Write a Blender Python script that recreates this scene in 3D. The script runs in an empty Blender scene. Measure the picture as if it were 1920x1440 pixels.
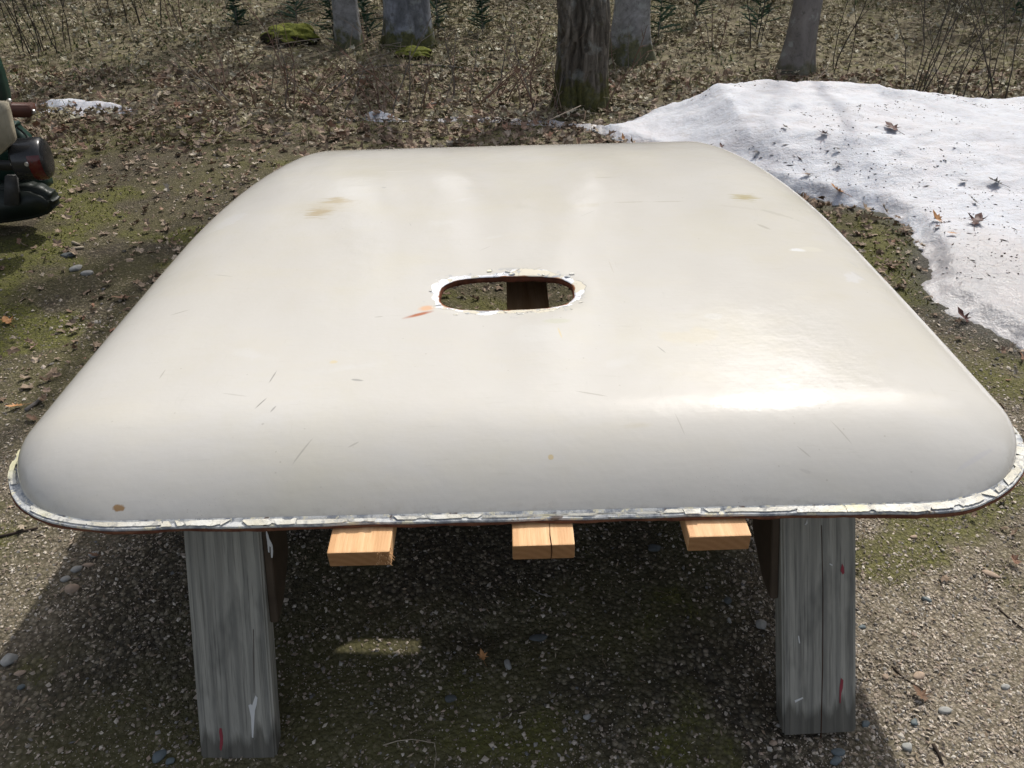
import bpy, bmesh, math, random
import numpy as np
from mathutils import Vector, Matrix, Euler
random.seed(7); rng = np.random.default_rng(11)
SC = bpy.context.scene; COL = SC.collection

# ------------------------------------------------------------------ camera, light, exposure
CAM_H, PITCH, FPX = 1.325, math.radians(35), 1478.0
cd = bpy.data.cameras.new('camera'); cam = bpy.data.objects.new('camera', cd); COL.objects.link(cam)
cam.location = (0, 0, CAM_H); cam.rotation_euler = (math.radians(90) - PITCH, 0, 0)
cd.sensor_width = 36; cd.lens = 36 * FPX / 1920; cd.clip_start = 0.05; cd.clip_end = 400
cd.dof.use_dof = False
SC.camera = cam
SUN = Vector((.375, .80, 1)).normalized()
EL, AZ = math.asin(SUN.z), math.atan2(SUN.x, SUN.y)
w = bpy.data.worlds.new('World'); SC.world = w; w.use_nodes = True
wn = w.node_tree; bg = wn.nodes['Background']
sky = wn.nodes.new('ShaderNodeTexSky'); sky.sky_type = 'NISHITA'; sky.sun_disc = False
sky.sun_elevation = EL; sky.sun_rotation = AZ; sky.dust_density = 4.0; sky.air_density = .8; sky.ozone_density = .6
hs_ = wn.nodes.new('ShaderNodeHueSaturation'); hs_.inputs['Saturation'].default_value = .45
wn.links.new(sky.outputs[0], hs_.inputs['Color']); wn.links.new(hs_.outputs[0], bg.inputs[0]); bg.inputs[1].default_value = 0.165
sd = bpy.data.lights.new('sun', 'SUN'); sd.energy = 3.3; sd.angle = math.radians(0.9); sd.color = (1, .955, .88)
so = bpy.data.objects.new('sun', sd); COL.objects.link(so); so.rotation_euler = SUN.to_track_quat('Z', 'Y').to_euler()
SC.view_settings.view_transform = 'Standard'; SC.view_settings.look = 'None'
SC.view_settings.exposure = 0.14; SC.view_settings.gamma = 1
SC.cycles.max_bounces = 6

# ------------------------------------------------------------------ helpers
C0, S0 = math.cos(PITCH), math.sin(PITCH)
def at(px, py, z=0.0):
    """photo pixel -> world point on the height z"""
    dx, dy = (px - 960) / FPX, (py - 720) / FPX
    d = Vector((dx, C0 - dy * S0, -S0 - dy * C0)); t = (z - CAM_H) / d.z
    return Vector((dx * t, d.y * t, z))
def lerp(a, b, t): return a + (b - a) * t
def sstep(a, b, x):
    t = np.clip((x - a) / (b - a), 0, 1); return t * t * (3 - 2 * t)
def _h(ix, iy, s):
    n = (ix.astype(np.int64) * 374761393 + iy.astype(np.int64) * 668265263 + s * 974634777) & 0xffffffff
    n = ((n ^ (n >> 13)) * 1274126177) & 0xffffffff
    return ((n ^ (n >> 16)) & 0xffff) / 65535.0
def vn(x, y, s=0):
    x = np.asarray(x, float); y = np.asarray(y, float)
    ix, iy = np.floor(x), np.floor(y); fx, fy = x - ix, y - iy
    fx = fx * fx * (3 - 2 * fx); fy = fy * fy * (3 - 2 * fy)
    a, b = _h(ix, iy, s), _h(ix + 1, iy, s); c, d = _h(ix, iy + 1, s), _h(ix + 1, iy + 1, s)
    return (a + (b - a) * fx) * (1 - fy) + (c + (d - c) * fx) * fy
def fbm(x, y, s=0, o=4):
    t = 0; a = .5; n = 0
    for k in range(o):
        t = t + a * vn(np.asarray(x) * 2 ** k, np.asarray(y) * 2 ** k, s + k * 17); n += a; a *= .5
    return t / n
def mesh_np(name, V, F, mat=None, parent=None, smooth=False, attrs=None):
    V = np.asarray(V, np.float32); F = np.asarray(F, np.int32); k = F.shape[1]
    me = bpy.data.meshes.new(name); me.vertices.add(len(V)); me.vertices.foreach_set('co', V.ravel())
    me.loops.add(F.size); me.loops.foreach_set('vertex_index', F.ravel())
    me.polygons.add(len(F)); me.polygons.foreach_set('loop_start', np.arange(len(F), dtype=np.int32) * k)
    me.polygons.foreach_set('use_smooth', np.full(len(F), smooth))
    me.update(calc_edges=True)
    for an, av in (attrs or {}).items():
        a = me.attributes.new(an, 'FLOAT', 'POINT'); a.data.foreach_set('value', np.asarray(av, np.float32).ravel())
    if mat: me.materials.append(mat)
    o = bpy.data.objects.new(name, me); COL.objects.link(o)
    if parent: o.parent = parent
    return o
def mesh_py(name, V, F, mat=None, parent=None, smooth=False):
    me = bpy.data.meshes.new(name); me.from_pydata([tuple(v) for v in V], [], F); me.update()
    if smooth: me.polygons.foreach_set('use_smooth', [True] * len(me.polygons))
    if mat: me.materials.append(mat)
    o = bpy.data.objects.new(name, me); COL.objects.link(o)
    if parent: o.parent = parent
    return o
def thing(name, label, cat, loc=(0, 0, 0), rz=0, group=None):
    o = bpy.data.objects.new(name, None); COL.objects.link(o); o.location = loc; o.rotation_euler = (0, 0, rz)
    o.empty_display_size = .1
    return tag(o, label, cat, group)
def tag(o, label=None, cat=None, group=None, kind=None):
    for k, v in (('label', label), ('category', cat), ('group', group), ('kind', kind)):
        if v: o[k] = v
    return o
def bevel_box(name, sx, sy, sz, mat, parent=None, loc=(0, 0, 0), rot=(0, 0, 0), bev=.002, seg=2, cuts=0, wob=0):
    bm = bmesh.new(); bmesh.ops.create_cube(bm, size=1)
    bmesh.ops.scale(bm, vec=(sx, sy, sz), verts=bm.verts)
    if bev: bmesh.ops.bevel(bm, geom=bm.edges[:], offset=bev, segments=seg, affect='EDGES', profile=.6)
    if cuts:
        bmesh.ops.subdivide_edges(bm, edges=[e for e in bm.edges if e.calc_length() > .1], cuts=cuts, use_grid_fill=True)
    if wob:
        for v in bm.verts:
            v.co.x += (random.random() - .5) * wob; v.co.y += (random.random() - .5) * wob
    me = bpy.data.meshes.new(name); bm.to_mesh(me); bm.free(); me.materials.append(mat)
    o = bpy.data.objects.new(name, me); COL.objects.link(o); o.location = loc; o.rotation_euler = rot
    if parent: o.parent = parent
    return o
def tube_data(pts, rads, n=8, V=None, F=None, cap=True):
    V = [] if V is None else V; F = [] if F is None else F
    base = len(V); up = Vector((0, 0, 1)); prev = None
    for i, p in enumerate(pts):
        p = Vector(p); q = Vector(pts[min(i + 1, len(pts) - 1)]) - Vector(pts[max(i - 1, 0)]); q.normalize()
        if prev is None:
            a = q.cross(up if abs(q.z) < .9 else Vector((1, 0, 0))).normalized()
        else:
            a = (prev - q * prev.dot(q)).normalized()
        prev = a; b = q.cross(a)
        for k in range(n):
            t = 2 * math.pi * k / n; V.append(p + (a * math.cos(t) + b * math.sin(t)) * rads[i])
    for i in range(len(pts) - 1):
        for k in range(n):
            k2 = (k + 1) % n
            F.append((base + i * n + k, base + i * n + k2, base + (i + 1) * n + k2, base + (i + 1) * n + k))
    if cap and n > 3:
        F.append(tuple(base + k for k in range(n))[::-1]); F.append(tuple(base + (len(pts) - 1) * n + k for k in range(n)))
    return V, F
def rots(n, tilt=.3, yaw=None):
    y = rng.uniform(0, 2 * np.pi, n) if yaw is None else yaw
    a = rng.normal(0, tilt, n); b = rng.normal(0, tilt, n)
    cy, sy, ca, sa, cb, sb = np.cos(y), np.sin(y), np.cos(a), np.sin(a), np.cos(b), np.sin(b)
    o = np.zeros(n); e = np.ones(n)
    Rz = np.array([[cy, -sy, o], [sy, cy, o], [o, o, e]]); Rx = np.array([[e, o, o], [o, ca, -sa], [o, sa, ca]])
    Ry = np.array([[cb, o, sb], [o, e, o], [-sb, o, cb]])
    return np.einsum('ijn,jkn,kln->nil', Rz, Rx, Ry)
def mass(name, tv, tf, P, R, S, mat, jit=0., parent=None, smooth=False):
    tv = np.asarray(tv, float); tf = np.asarray(tf); n, k = len(P), len(tv)
    V = np.repeat(tv[None], n, 0)
    if jit: V = V * (1 + rng.uniform(-jit, jit, (n, k, 3)))
    V = V * S[:, None, :]
    V = np.einsum('nij,nkj->nki', R, V) + P[:, None, :]
    F = (tf[None] + (np.arange(n) * k)[:, None, None]).reshape(-1, tf.shape[1])
    return mesh_np(name, V.reshape(-1, 3), F, mat, parent, smooth)

# ------------------------------------------------------------------ node helper
class NT:
    def __init__(s, name, rough=.8, spec=.3):
        s.m = bpy.data.materials.new(name); s.m.use_nodes = True; s.t = s.m.node_tree
        s.b = s.t.nodes['Principled BSDF']; s.set('Roughness', rough); s.set('Specular IOR Level', spec)
    def set(s, k, v):
        if isinstance(v, bpy.types.NodeSocket): s.t.links.new(v, s.b.inputs[k])
        else: s.b.inputs[k].default_value = v
    def n(s, ty, ins=None, out=0, **pr):
        nd = s.t.nodes.new(ty)
        for k, v in pr.items(): setattr(nd, k, v)
        for k, v in (ins or {}).items():
            i = nd.inputs[k]
            if isinstance(v, bpy.types.NodeSocket): s.t.links.new(v, i)
            else: i.default_value = v
        return nd.outputs[out]
    def obj(s): return s.n('ShaderNodeTexCoord', out=3)
    def geo_pos(s): return s.n('ShaderNodeNewGeometry', out=0)
    def island(s): return s.n('ShaderNodeNewGeometry', out='Random Per Island')
    def attr(s, nm): return s.n('ShaderNodeAttribute', out='Fac', attribute_name=nm)
    def sc(s, v, x, y, z): return s.n('ShaderNodeVectorMath', {0: v, 1: (x, y, z)}, operation='MULTIPLY')
    def add(s, v, c): return s.n('ShaderNodeVectorMath', {0: v, 1: c}, operation='ADD')
    def noise(s, v, scale, det=4, rough=.5, out=0, dist=0): return s.n('ShaderNodeTexNoise', {'Vector': v, 'Scale': scale, 'Detail': det, 'Roughness': rough, 'Distortion': dist}, out)
    def vor(s, v, scale, out='Distance', feature='F1', rand=1): return s.n('ShaderNodeTexVoronoi', {'Vector': v, 'Scale': scale, 'Randomness': rand}, out, feature=feature)
    def m1(s, op, a, b=0., c=0., clamp=False): return s.n('ShaderNodeMath', {0: a, 1: b, 2: c}, operation=op, use_clamp=clamp)
    def mr(s, v, a, b, c=0., d=1., smooth=False):
        return s.n('ShaderNodeMapRange', {0: v, 1: a, 2: b, 3: c, 4: d}, interpolation_type='SMOOTHSTEP' if smooth else 'LINEAR')
    def mix(s, f, a, b):
        nd = s.t.nodes.new('ShaderNodeMix'); nd.data_type = 'RGBA'
        for i, v in ((0, f), (6, a), (7, b)):
            if isinstance(v, bpy.types.NodeSocket): s.t.links.new(v, nd.inputs[i])
            else: nd.inputs[i].default_value = v if i == 0 or len(v) == 4 else (*v, 1)
        return nd.outputs[2]
    def ramp(s, f, stops, interp='LINEAR'):
        nd = s.t.nodes.new('ShaderNodeValToRGB'); cr = nd.color_ramp; cr.interpolation = interp
        while len(cr.elements) < len(stops): cr.elements.new(.5)
        for e, (p, c) in zip(cr.elements, stops): e.position = p; e.color = (*c, 1)
        s.t.links.new(f, nd.inputs[0]); return nd.outputs[0]
    def bump(s, h, dist=.002, st=1., nrm=None):
        i = {'Height': h, 'Distance': dist, 'Strength': st}
        if nrm: i['Normal'] = nrm
        return s.n('ShaderNodeBump', i)

def wood_grey():
    m = NT('weathered_grey_wood', .75, .25); p = m.obj()
    q = m.sc(p, 26, 26, 1.6); g = m.noise(q, 2.4, 6, .62, dist=.6)
    q2 = m.sc(p, 170, 170, 4); f = m.noise(q2, 1.5, 3, .6)
    wv = m.n('ShaderNodeTexWave', {'Vector': m.sc(p, 1, .3, .06), 'Scale': 14., 'Distortion': 3.5, 'Detail': 3., 'Detail Scale': .8}, out=1, wave_type='BANDS', bands_direction='X')
    c = m.ramp(g, [(.25, (.17, .165, .14)), (.45, (.28, .272, .236)), (.6, (.34, .33, .285)), (.8, (.46, .44, .38))])
    c = m.mix(m.mr(wv, .55, .95, 0, .38), c, (.10, .10, .093))
    kn = m.mr(m.n('ShaderNodeVectorMath', {0: m.sc(m.add(p, (.02, 0, -.06)), 1, .2, .45)}, 1, operation='LENGTH'), .006, .016, .0, 0); c = m.mix(kn, c, (.07, .065, .055))
    c = m.mix(m.mr(f, .54, .64, 0, .55), c, (.09, .088, .078))
    bl = m.noise(m.sc(p, 10, 10, 3.5), 1.2, 4, .6); c = m.mix(m.mr(bl, .55, .7, 0, .65), c, (.035, .037, .036))
    z = m.n('ShaderNodeSeparateXYZ', {0: p}, 2)
    damp = m.m1('ADD', m.mr(z, -.235, -.16, 1, 0), m.mr(g, .4, .7, -.3, .3)); c = m.mix(m.mr(damp, .4, .7, 0, .7), c, (.05, .046, .036))
    m.set('Base Color', c); m.set('Normal', m.bump(m.m1('ADD', g, m.m1('MULTIPLY', wv, .6)), .0022)); return m.m
def wood_new():
    m = NT('fresh_sawn_softwood', .6, .3); p = m.obj()
    g = m.noise(m.sc(p, 14, 1.1, 30), 3, 5, .6, dist=.8); f = m.noise(m.sc(p, 160, 6, 160), 1, 2)
    c = m.ramp(g, [(.3, (.50, .27, .12)), (.5, (.66, .40, .20)), (.7, (.78, .52, .29))])
    c = m.mix(m.mr(f, .5, .72, 0, .25), c, (.42, .22, .10))
    nx = m.n('ShaderNodeSeparateXYZ', {0: m.n('ShaderNodeTexCoord', out=1)}, 1)
    end = m.mr(m.m1('ABSOLUTE', nx), .7, .9)
    rg = m.n('ShaderNodeTexWave', {'Vector': m.add(p, (.05, 0, .09)), 'Scale': 26., 'Distortion': 4., 'Detail': 4.}, 1, wave_type='RINGS', rings_direction='Y')
    ec = m.mix(m.mr(rg, .1, 1.), (.30, .155, .065), (.36, .19, .085)); ec = m.mix(m.mr(m.noise(p, 90, 4), .4, .7, 0, .5), ec, (.30, .15, .07))
    c = m.mix(end, c, ec)
    m.set('Base Color', c); m.set('Normal', m.bump(m.m1('ADD', g, f), .0012)); return m.m
def simple(name, col, rough=.6, spec=.4, var=.25, scale=30, bump=.0, metal=0.):
    m = NT(name, rough, spec); p = m.obj(); n_ = m.noise(p, scale, 5, .6)
    c2 = tuple(x * (1 - var) for x in col); m.set('Base Color', m.mix(m.mr(n_, .3, .7), col, c2)); m.set('Metallic', metal)
    m.set('Roughness', m.mr(m.noise(p, scale * .7, 3), .3, .7, max(0, rough - .1), min(1, rough + .12)))
    if bump: m.set('Normal', m.bump(n_, bump))
    return m.m
def by_island(name, stops, rough=.8, spec=.25, nscale=60, bump=0., trans=0.):
    m = NT(name, rough, spec); i = m.island(); c = m.ramp(i, stops)
    p = m.geo_pos(); nz = m.noise(p, nscale, 3, .6); c = m.mix(m.mr(nz, .3, .7, 0, .35), c, m.mix(.5, c, (.05, .04, .03)))
    m.set('Base Color', c)
    if bump: m.set('Normal', m.bump(nz, bump))
    return m.m
M = {}
M['grey'] = wood_grey(); M['new'] = wood_new()
M['rust'] = simple('rusty_steel', (.16, .055, .028), .85, .2, .6, 60, .002)
M['darkrust'] = simple('brown_primer_steel', (.045, .022, .015), .8, .2, .5, 40, .001)
M['pebble'] = by_island('mixed_gravel', [(0, (.10, .095, .085)), (.18, (.26, .21, .16)), (.34, (.44, .37, .29)), (.46, (.15, .14, .13)), (.58, (.50, .44, .36)), (.70, (.30, .23, .18)), (.84, (.66, .60, .51)), (.91, (.13, .135, .14)), (1, (.42, .32, .25))], .75, .3, 300, .0006)
M['chip'] = by_island('dry_wood_chips', [(0, (.22, .16, .11)), (.3, (.34, .27, .19)), (.55, (.46, .39, .30)), (.8, (.17, .12, .08)), (1, (.55, .49, .40))], .85, .2, 200)
M['litter'] = by_island('dead_leaf_litter', [(0, (.16, .11, .075)), (.25, (.26, .19, .135)), (.45, (.34, .27, .20)), (.6, (.20, .13, .09)), (.78, (.42, .36, .28)), (.9, (.27, .15, .10)), (1, (.50, .45, .37))], .75, .25, 50)
M['litter2'] = by_island('bleached_leaf_litter', [(0, (.16, .13, .08)), (.3, (.30, .25, .17)), (.55, (.46, .42, .31)), (.75, (.22, .19, .10)), (1, (.60, .57, .46))], .75, .25, 50)
M['twig'] = by_island('dry_twigs', [(0, (.13, .09, .065)), (.4, (.24, .17, .12)), (.7, (.32, .27, .22)), (1, (.18, .11, .08))], .8, .2, 80)
M['grass'] = by_island('moss_and_grass', [(0, (.08, .09, .018)), (.4, (.13, .14, .03)), (.7, (.18, .175, .045)), (1, (.26, .23, .09))], .8, .2, 40)
M['weed'] = by_island('green_undergrowth', [(0, (.035, .06, .018)), (.5, (.06, .10, .03)), (1, (.10, .13, .05))], .6, .3, 40)
M['needle'] = by_island('fir_needles', [(0, (.018, .05, .03)), (.5, (.03, .08, .045)), (1, (.05, .11, .06))], .55, .4, 40)
M['leaf_red'] = simple('dark_red_leaf', (.10, .035, .028), .6, .4, .5, 60)
M['leaf_orange'] = simple('orange_oak_leaf', (.55, .27, .10), .55, .4, .45, 60)
M['leaf_brown'] = simple('brown_leaf', (.22, .13, .08), .6, .3, .5, 60)
M['leaf_grey'] = simple('grey_wet_leaf', (.09, .08, .075), .6, .3, .4, 60)
M['stone_tan'] = simple('tan_stone', (.42, .32, .24), .8, .3, .35, 45, .002)
M['stone_grey'] = simple('pale_grey_stone', (.36, .36, .34), .8, .3, .4, 45, .002)
M['stone_slate'] = simple('blue_slate_stone', (.13, .16, .17), .6, .4, .35, 45, .001)
M['stone_dark'] = simple('dark_stone', (.10, .11, .11), .7, .3, .4, 45, .002)

# ------------------------------------------------------------------ terrain fields
def ground_z(x, y):
    x = np.asarray(x, float); y = np.asarray(y, float)
    woods = sstep(3.6, 5.2, y)
    z = .05 * np.clip(y - 5, 0, None) * sstep(5, 7, y)
    z = z + woods * (fbm(x * 1.1, y * 1.1, 3, 4) - .5) * .12 + (fbm(x * 5, y * 5, 5, 3) - .5) * (.010 + .02 * woods)
    z = z - .035 * np.exp(-(((x + .05) / .10) ** 2 + ((y - 1.02) / .035) ** 2)) * (fbm(x * 12, y * 12, 8, 2))
    return z
SNOW_PX = [(1030, 222), (1085, 236), (1130, 247), (1165, 262), (1230, 300), (1330, 335), (1440, 362), (1528, 376), (1562, 385), (1605, 388), (1640, 396), (1672, 410), (1705, 428), (1734, 462), (1722, 478), (1740, 530), (1752, 560), (1782, 590), (1838, 622), (1925, 660)]
SNOW = [tuple(at(*p)[:2]) for p in SNOW_PX] + [(2.1, 1.75), (3.4, 1.2), (6.2, 1.4), (6.2, 4.6), (3.5, 4.65), (2.4, 4.75), (1.6, 4.85), (1.0, 4.8), (.72, 4.55), (.55, 4.35)]
def poly_sd(x, y, P):
    """signed distance, positive inside"""
    x = np.asarray(x, float); y = np.asarray(y, float); d = np.full(x.shape, 1e9); ins = np.zeros(x.shape, bool); n = len(P)
    for i in range(n):
        ax, ay = P[i]; bx, by = P[(i + 1) % n]; ex, ey = bx - ax, by - ay
        t = np.clip(((x - ax) * ex + (y - ay) * ey) / (ex * ex + ey * ey), 0, 1)
        d = np.minimum(d, (x - ax - t * ex) ** 2 + (y - ay - t * ey) ** 2)
        c = ((ay > y) != (by > y)) & (x < (bx - ax) * (y - ay) / ((by - ay) + 1e-12) + ax); ins ^= c
    d = np.sqrt(d); return np.where(ins, d, -d)
def moss_f(x, y):
    m = fbm(x * 1.6 + 3, y * 1.6, 21, 4) + .25 * (fbm(x * 9, y * 9, 23, 2) - .5)
    b = .50 - .07 * np.exp(-((x + 1.9) ** 2 + (y - 3.9) ** 2) / .5) - .09 * np.exp(-((x + .85) ** 2 + (y - .85) ** 2) / .25) - .06 * np.exp(-((x - 1.1) ** 2 + (y - 1.25) ** 2) / .12) + .05 * sstep(0, 1, x) * (y < 3) + .22 * np.exp(-(x / .75) ** 4) * sstep(.70, 1.1, y) * (y < 2.6) - .02 * sstep(-.9, -1.6, x)
    return sstep(b, b + .10, m)
def litter_f(x, y):
    # leaf drift along the wood's edge
    m = fbm(x * .9, y * .9, 31, 3)
    left = sstep(3.0, 4.4, y + (m - .5) * 1.6 + .55 * np.clip(x + .9, -1.2, .8))
    return left

# ------------------------------------------------------------------ ground
def axis(a, b, fine0, fine1, step, growth):
    v = list(np.arange(fine0, fine1, step)); s = step
    while v[-1] < b: s *= growth; v.append(v[-1] + s)
    s = step; lo = [fine0]
    while lo[-1] > a: s *= growth; lo.append(lo[-1] - s)
    return np.array(lo[:0:-1] + v)
gx = axis(-70, 70, -2.4, 2.4, .014, 1.045); gy = axis(-40, 110, .4, 3.4, .014, 1.04)
X, Y = np.meshgrid(gx, gy); Z = ground_z(X, Y)
near = (Y < 4) & (np.abs(X) < 3)
Z = Z + near * (fbm(X * 38, Y * 38, 9, 2) - .5) * .006
nx_, ny_ = len(gx), len(gy); I = np.arange(nx_ * ny_).reshape(ny_, nx_)
F = np.stack([I[:-1, :-1], I[:-1, 1:], I[1:, 1:], I[1:, :-1]], -1).reshape(-1, 4)
wet = np.clip(1 - np.abs(np.minimum(poly_sd(X, Y, SNOW), 0)) / .16, 0, 1)
gm = NT('gravel_ground', .9, .2); p = gm.geo_pos()
big = gm.noise(p, 1.3, 5, .6); v1 = gm.vor(p, 120, 'Color'); v1d = gm.vor(p, 120, 'Distance'); v2d = gm.vor(p, 260, 'Distance')
g1 = gm.n('ShaderNodeSeparateColor', {0: v1}, 0)
c = gm.ramp(g1, [(0, (.045, .038, .026)), (.4, (.10, .085, .058)), (.65, (.16, .138, .095)), (.8, (.08, .074, .058)), (.93, (.27, .235, .17)), (1, (.38, .33, .25))])
py_ = gm.n('ShaderNodeSeparateXYZ', {0: p}, 1); c = gm.mix(gm.m1('MULTIPLY', gm.mr(py_, 1.6, 3.2), .6), c, (.085, .07, .045))
c = gm.mix(gm.mr(gm.noise(p, 14, 4), .35, .65, 0, .5), c, (.065, .052, .033))
c = gm.mix(gm.mr(v1d, .35, .8, 0, .8), c, (.03, .026, .02))
c = gm.mix(gm.m1('MULTIPLY', gm.attr('moss'), gm.mr(gm.noise(p, 45, 3), .3, .6, .35, .95)), c, gm.mix(gm.mr(gm.noise(p, 90, 2), .3, .7), (.05, .055, .014), (.15, .15, .038)))
olv = gm.mr(gm.noise(gm.add(p, (3, 8, 0)), 2.1, 5, .65), .42, .62, 0, .55); c = gm.mix(olv, c, (.105, .10, .036))
c = gm.mix(gm.m1('MULTIPLY', gm.attr('grit'), gm.mr(gm.noise(p, 11, 5, .7), .3, .6, .35, 1)), c, gm.mix(gm.mr(v1d, .2, .7), (.33, .285, .22), (.15, .125, .09)))  # tan grit; the base colour is also lightened here for the sunlit ground
lc = gm.ramp(gm.n('ShaderNodeSeparateColor', {0: gm.vor(p, 26, 'Color')}, 0), [(0, (.07, .058, .036)), (.4, (.15, .125, .08)), (.7, (.23, .20, .135)), (1, (.12, .115, .045))])
c = gm.mix(gm.m1('MULTIPLY', gm.attr('litter'), .9), c, lc)
c = gm.mix(gm.mr(gm.attr('wet'), .2, .9, 0, .75), c, (.018, .016, .012))
gm.set('Base Color', c); gm.set('Roughness', gm.mr(gm.attr('wet'), .3, .9, .9, .55))
gm.set('Normal', gm.bump(gm.m1('ADD', gm.m1('MULTIPLY', v1d, -1.), gm.m1('MULTIPLY', v2d, -.4)), .004))
tag(mesh_np('ground', np.stack([X, Y, Z], -1).reshape(-1, 3), F, gm.m, smooth=True, attrs={'moss': moss_f(X, Y), 'litter': litter_f(X, Y), 'wet': wet, 'grit': np.clip(sstep(.45, .75, X) * sstep(2.4, 1.2, Y) + .55 * sstep(-.8, -1.05, X) * sstep(2.2, 1.2, Y), 0, 1) * (1 - .8 * moss_f(X, Y))}), kind='structure')  # grit mask keeps to the sunlit ground on either side of the roof

# ------------------------------------------------------------------ snow
def snow_h(x, y):
    sdv = poly_sd(x, y, SNOW) + (fbm(x * 7, y * 7, 41, 4) - .5) * .11 + (fbm(x * 30, y * 30, 42, 2) - .5) * .03
    near_y = np.interp(x, [.3, .7, 1.05, 1.35, 1.65, 2.4, 4], [4.3, 4.0, 3.2, 2.6, 2.3, 1.9, 1.6])
    crest = np.interp(x, [.5, .72, .92, 1.13, 1.5, 2.0, 2.6, 3.2, 6], [0, .0, .06, .155, .14, .13, .125, .135, .17])
    t = (y - near_y) / (4.15 - near_y)
    h = .045 * sstep(0, .10, sdv) + crest * sstep(.18, 1.0, t) * sstep(0, .35, sdv)
    ridge = (fbm(x * 2.2 + y, y * 3.0, 44, 4) - .5) * .085 + (fbm(x * 8, y * 11, 45, 3) - .5) * .028
    h = h + ridge * sstep(.05, .5, sdv) * sstep(.1, .7, t) + (fbm(x * 9, y * 9, 47, 3) - .5) * .012 * sstep(0, .15, sdv)
    return np.where(sdv < 0, -.05, h), sdv, t
sx = np.arange(.25, 6.2, .0165); sy = np.arange(1.1, 5.0, .0165)
X, Y = np.meshgrid(sx, sy); Hh, sdv, tt = snow_h(X, Y)
Z = ground_z(X, Y) + np.where(sdv < 0, np.maximum(-.05, sdv * 2), Hh)
I = np.arange(X.size).reshape(X.shape); keep = sdv > -.06; k4 = keep[:-1, :-1] | keep[1:, 1:]
F = np.stack([I[:-1, :-1], I[:-1, 1:], I[1:, 1:], I[1:, :-1]], -1)[k4]
sm = NT('old_granular_snow', .45, .4); p = sm.geo_pos()
ice = sm.m1('ADD', sm.attr('ice'), sm.mr(sm.noise(p, 2.2, 4, .6), .3, .7, -.35, .35))
c = sm.mix(sm.mr(ice, .3, .75), (.53, .55, .60), (.37, .365, .38))
c = sm.mix(sm.mr(sm.noise(p, 3.5, 6, .7), .45, .7, 0, .45), c, (.50, .46, .47))
cst = sm.noise(sm.sc(p, 1.5, 7, 3), 5, 6, .75); c = sm.mix(sm.mr(cst, .52, .68, 0, .45), c, (.40, .37, .37))
dirt = sm.noise(sm.sc(p, 1, 2.2, 2.2), 26, 6, .7); c = sm.mix(sm.mr(dirt, .54, .74, 0, .65), c, (.34, .30, .28))
sp = sm.mr(sm.vor(p, 75), .0, .12, .6, 0); sp = sm.m1('MULTIPLY', sp, sm.mr(sm.noise(p, 5, 2), .45, .6)); c = sm.mix(sp, c, (.10, .08, .07))
sm.set('Base Color', c); sm.set('Subsurface Weight', .25); sm.set('Subsurface Scale', .02); sm.set('Subsurface Radius', (.6, .9, 1.2))
sm.set('Roughness', sm.mr(ice, .2, .8, .6, .3))
sm.set('Normal', sm.bump(sm.m1('ADD', sm.noise(p, 55, 5, .7), sm.m1('MULTIPLY', sm.noise(p, 13, 4, .6), 2.)), .010, .5))
iceA = np.clip(1.25 - tt * 2.2, 0, 1)
tag(mesh_np('snow_bank', np.stack([X, Y, Z], -1).reshape(-1, 3), F, sm.m, smooth=True, attrs={'ice': iceA}), 'long dirty snow bank melting at its edge, sloping up towards the trees on the right', 'snow bank', kind='thing')
def snow_z(x, y): return float(ground_z(x, y) + snow_h(np.array([x]), np.array([y]))[0][0])
def snow_patch(pxs, thick, label, seed, icy=0.):
    P = [tuple(at(*q)[:2]) for q in pxs]; xs = [q[0] for q in P]; ys = [q[1] for q in P]
    X, Y = np.meshgrid(np.arange(min(xs) - .1, max(xs) + .1, .012), np.arange(min(ys) - .1, max(ys) + .1, .012))
    s = poly_sd(X, Y, P) + (fbm(X * 8, Y * 8, seed, 4) - .5) * .12
    Z = ground_z(X, Y) + np.where(s < 0, np.maximum(s * 2, -.03), thick * sstep(0, .12, s)) + (fbm(X * 10, Y * 10, seed + 3, 3) - .5) * .02 * sstep(0, .1, s)
    I = np.arange(X.size).reshape(X.shape); k4 = (s[:-1, :-1] > -.04)
    F = np.stack([I[:-1, :-1], I[:-1, 1:], I[1:, 1:], I[1:, :-1]], -1)[k4]
    return tag(mesh_np('snow_patch', np.stack([X, Y, Z], -1).reshape(-1, 3), F, sm.m, smooth=True, attrs={'ice': np.full(X.shape, icy)}), label, 'snow patch', 'last small patches of snow')
snow_patch([(62, 192), (95, 184), (150, 187), (215, 190), (258, 200), (240, 208), (190, 208), (150, 212), (100, 208), (68, 202)], .05, 'flat oval patch of snow on the leaves beside the green trailer', 61)
snow_patch([(676, 218), (690, 212), (720, 211), (765, 222), (775, 227), (730, 227), (690, 226)], .04, 'small white snow patch among the leaves left of the bark trunk', 63)
snow_patch([(800, 226), (860, 219), (960, 217), (1075, 221), (1090, 233), (960, 233), (870, 231)], .03, 'thin grey strip of ice on the leaves reaching towards the snow bank', 65, 1.2)
snow_patch([(640, 219), (655, 216), (668, 220), (655, 225)], .03, 'tiny scrap of snow at the left end of the small snow patch', 67)

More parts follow.
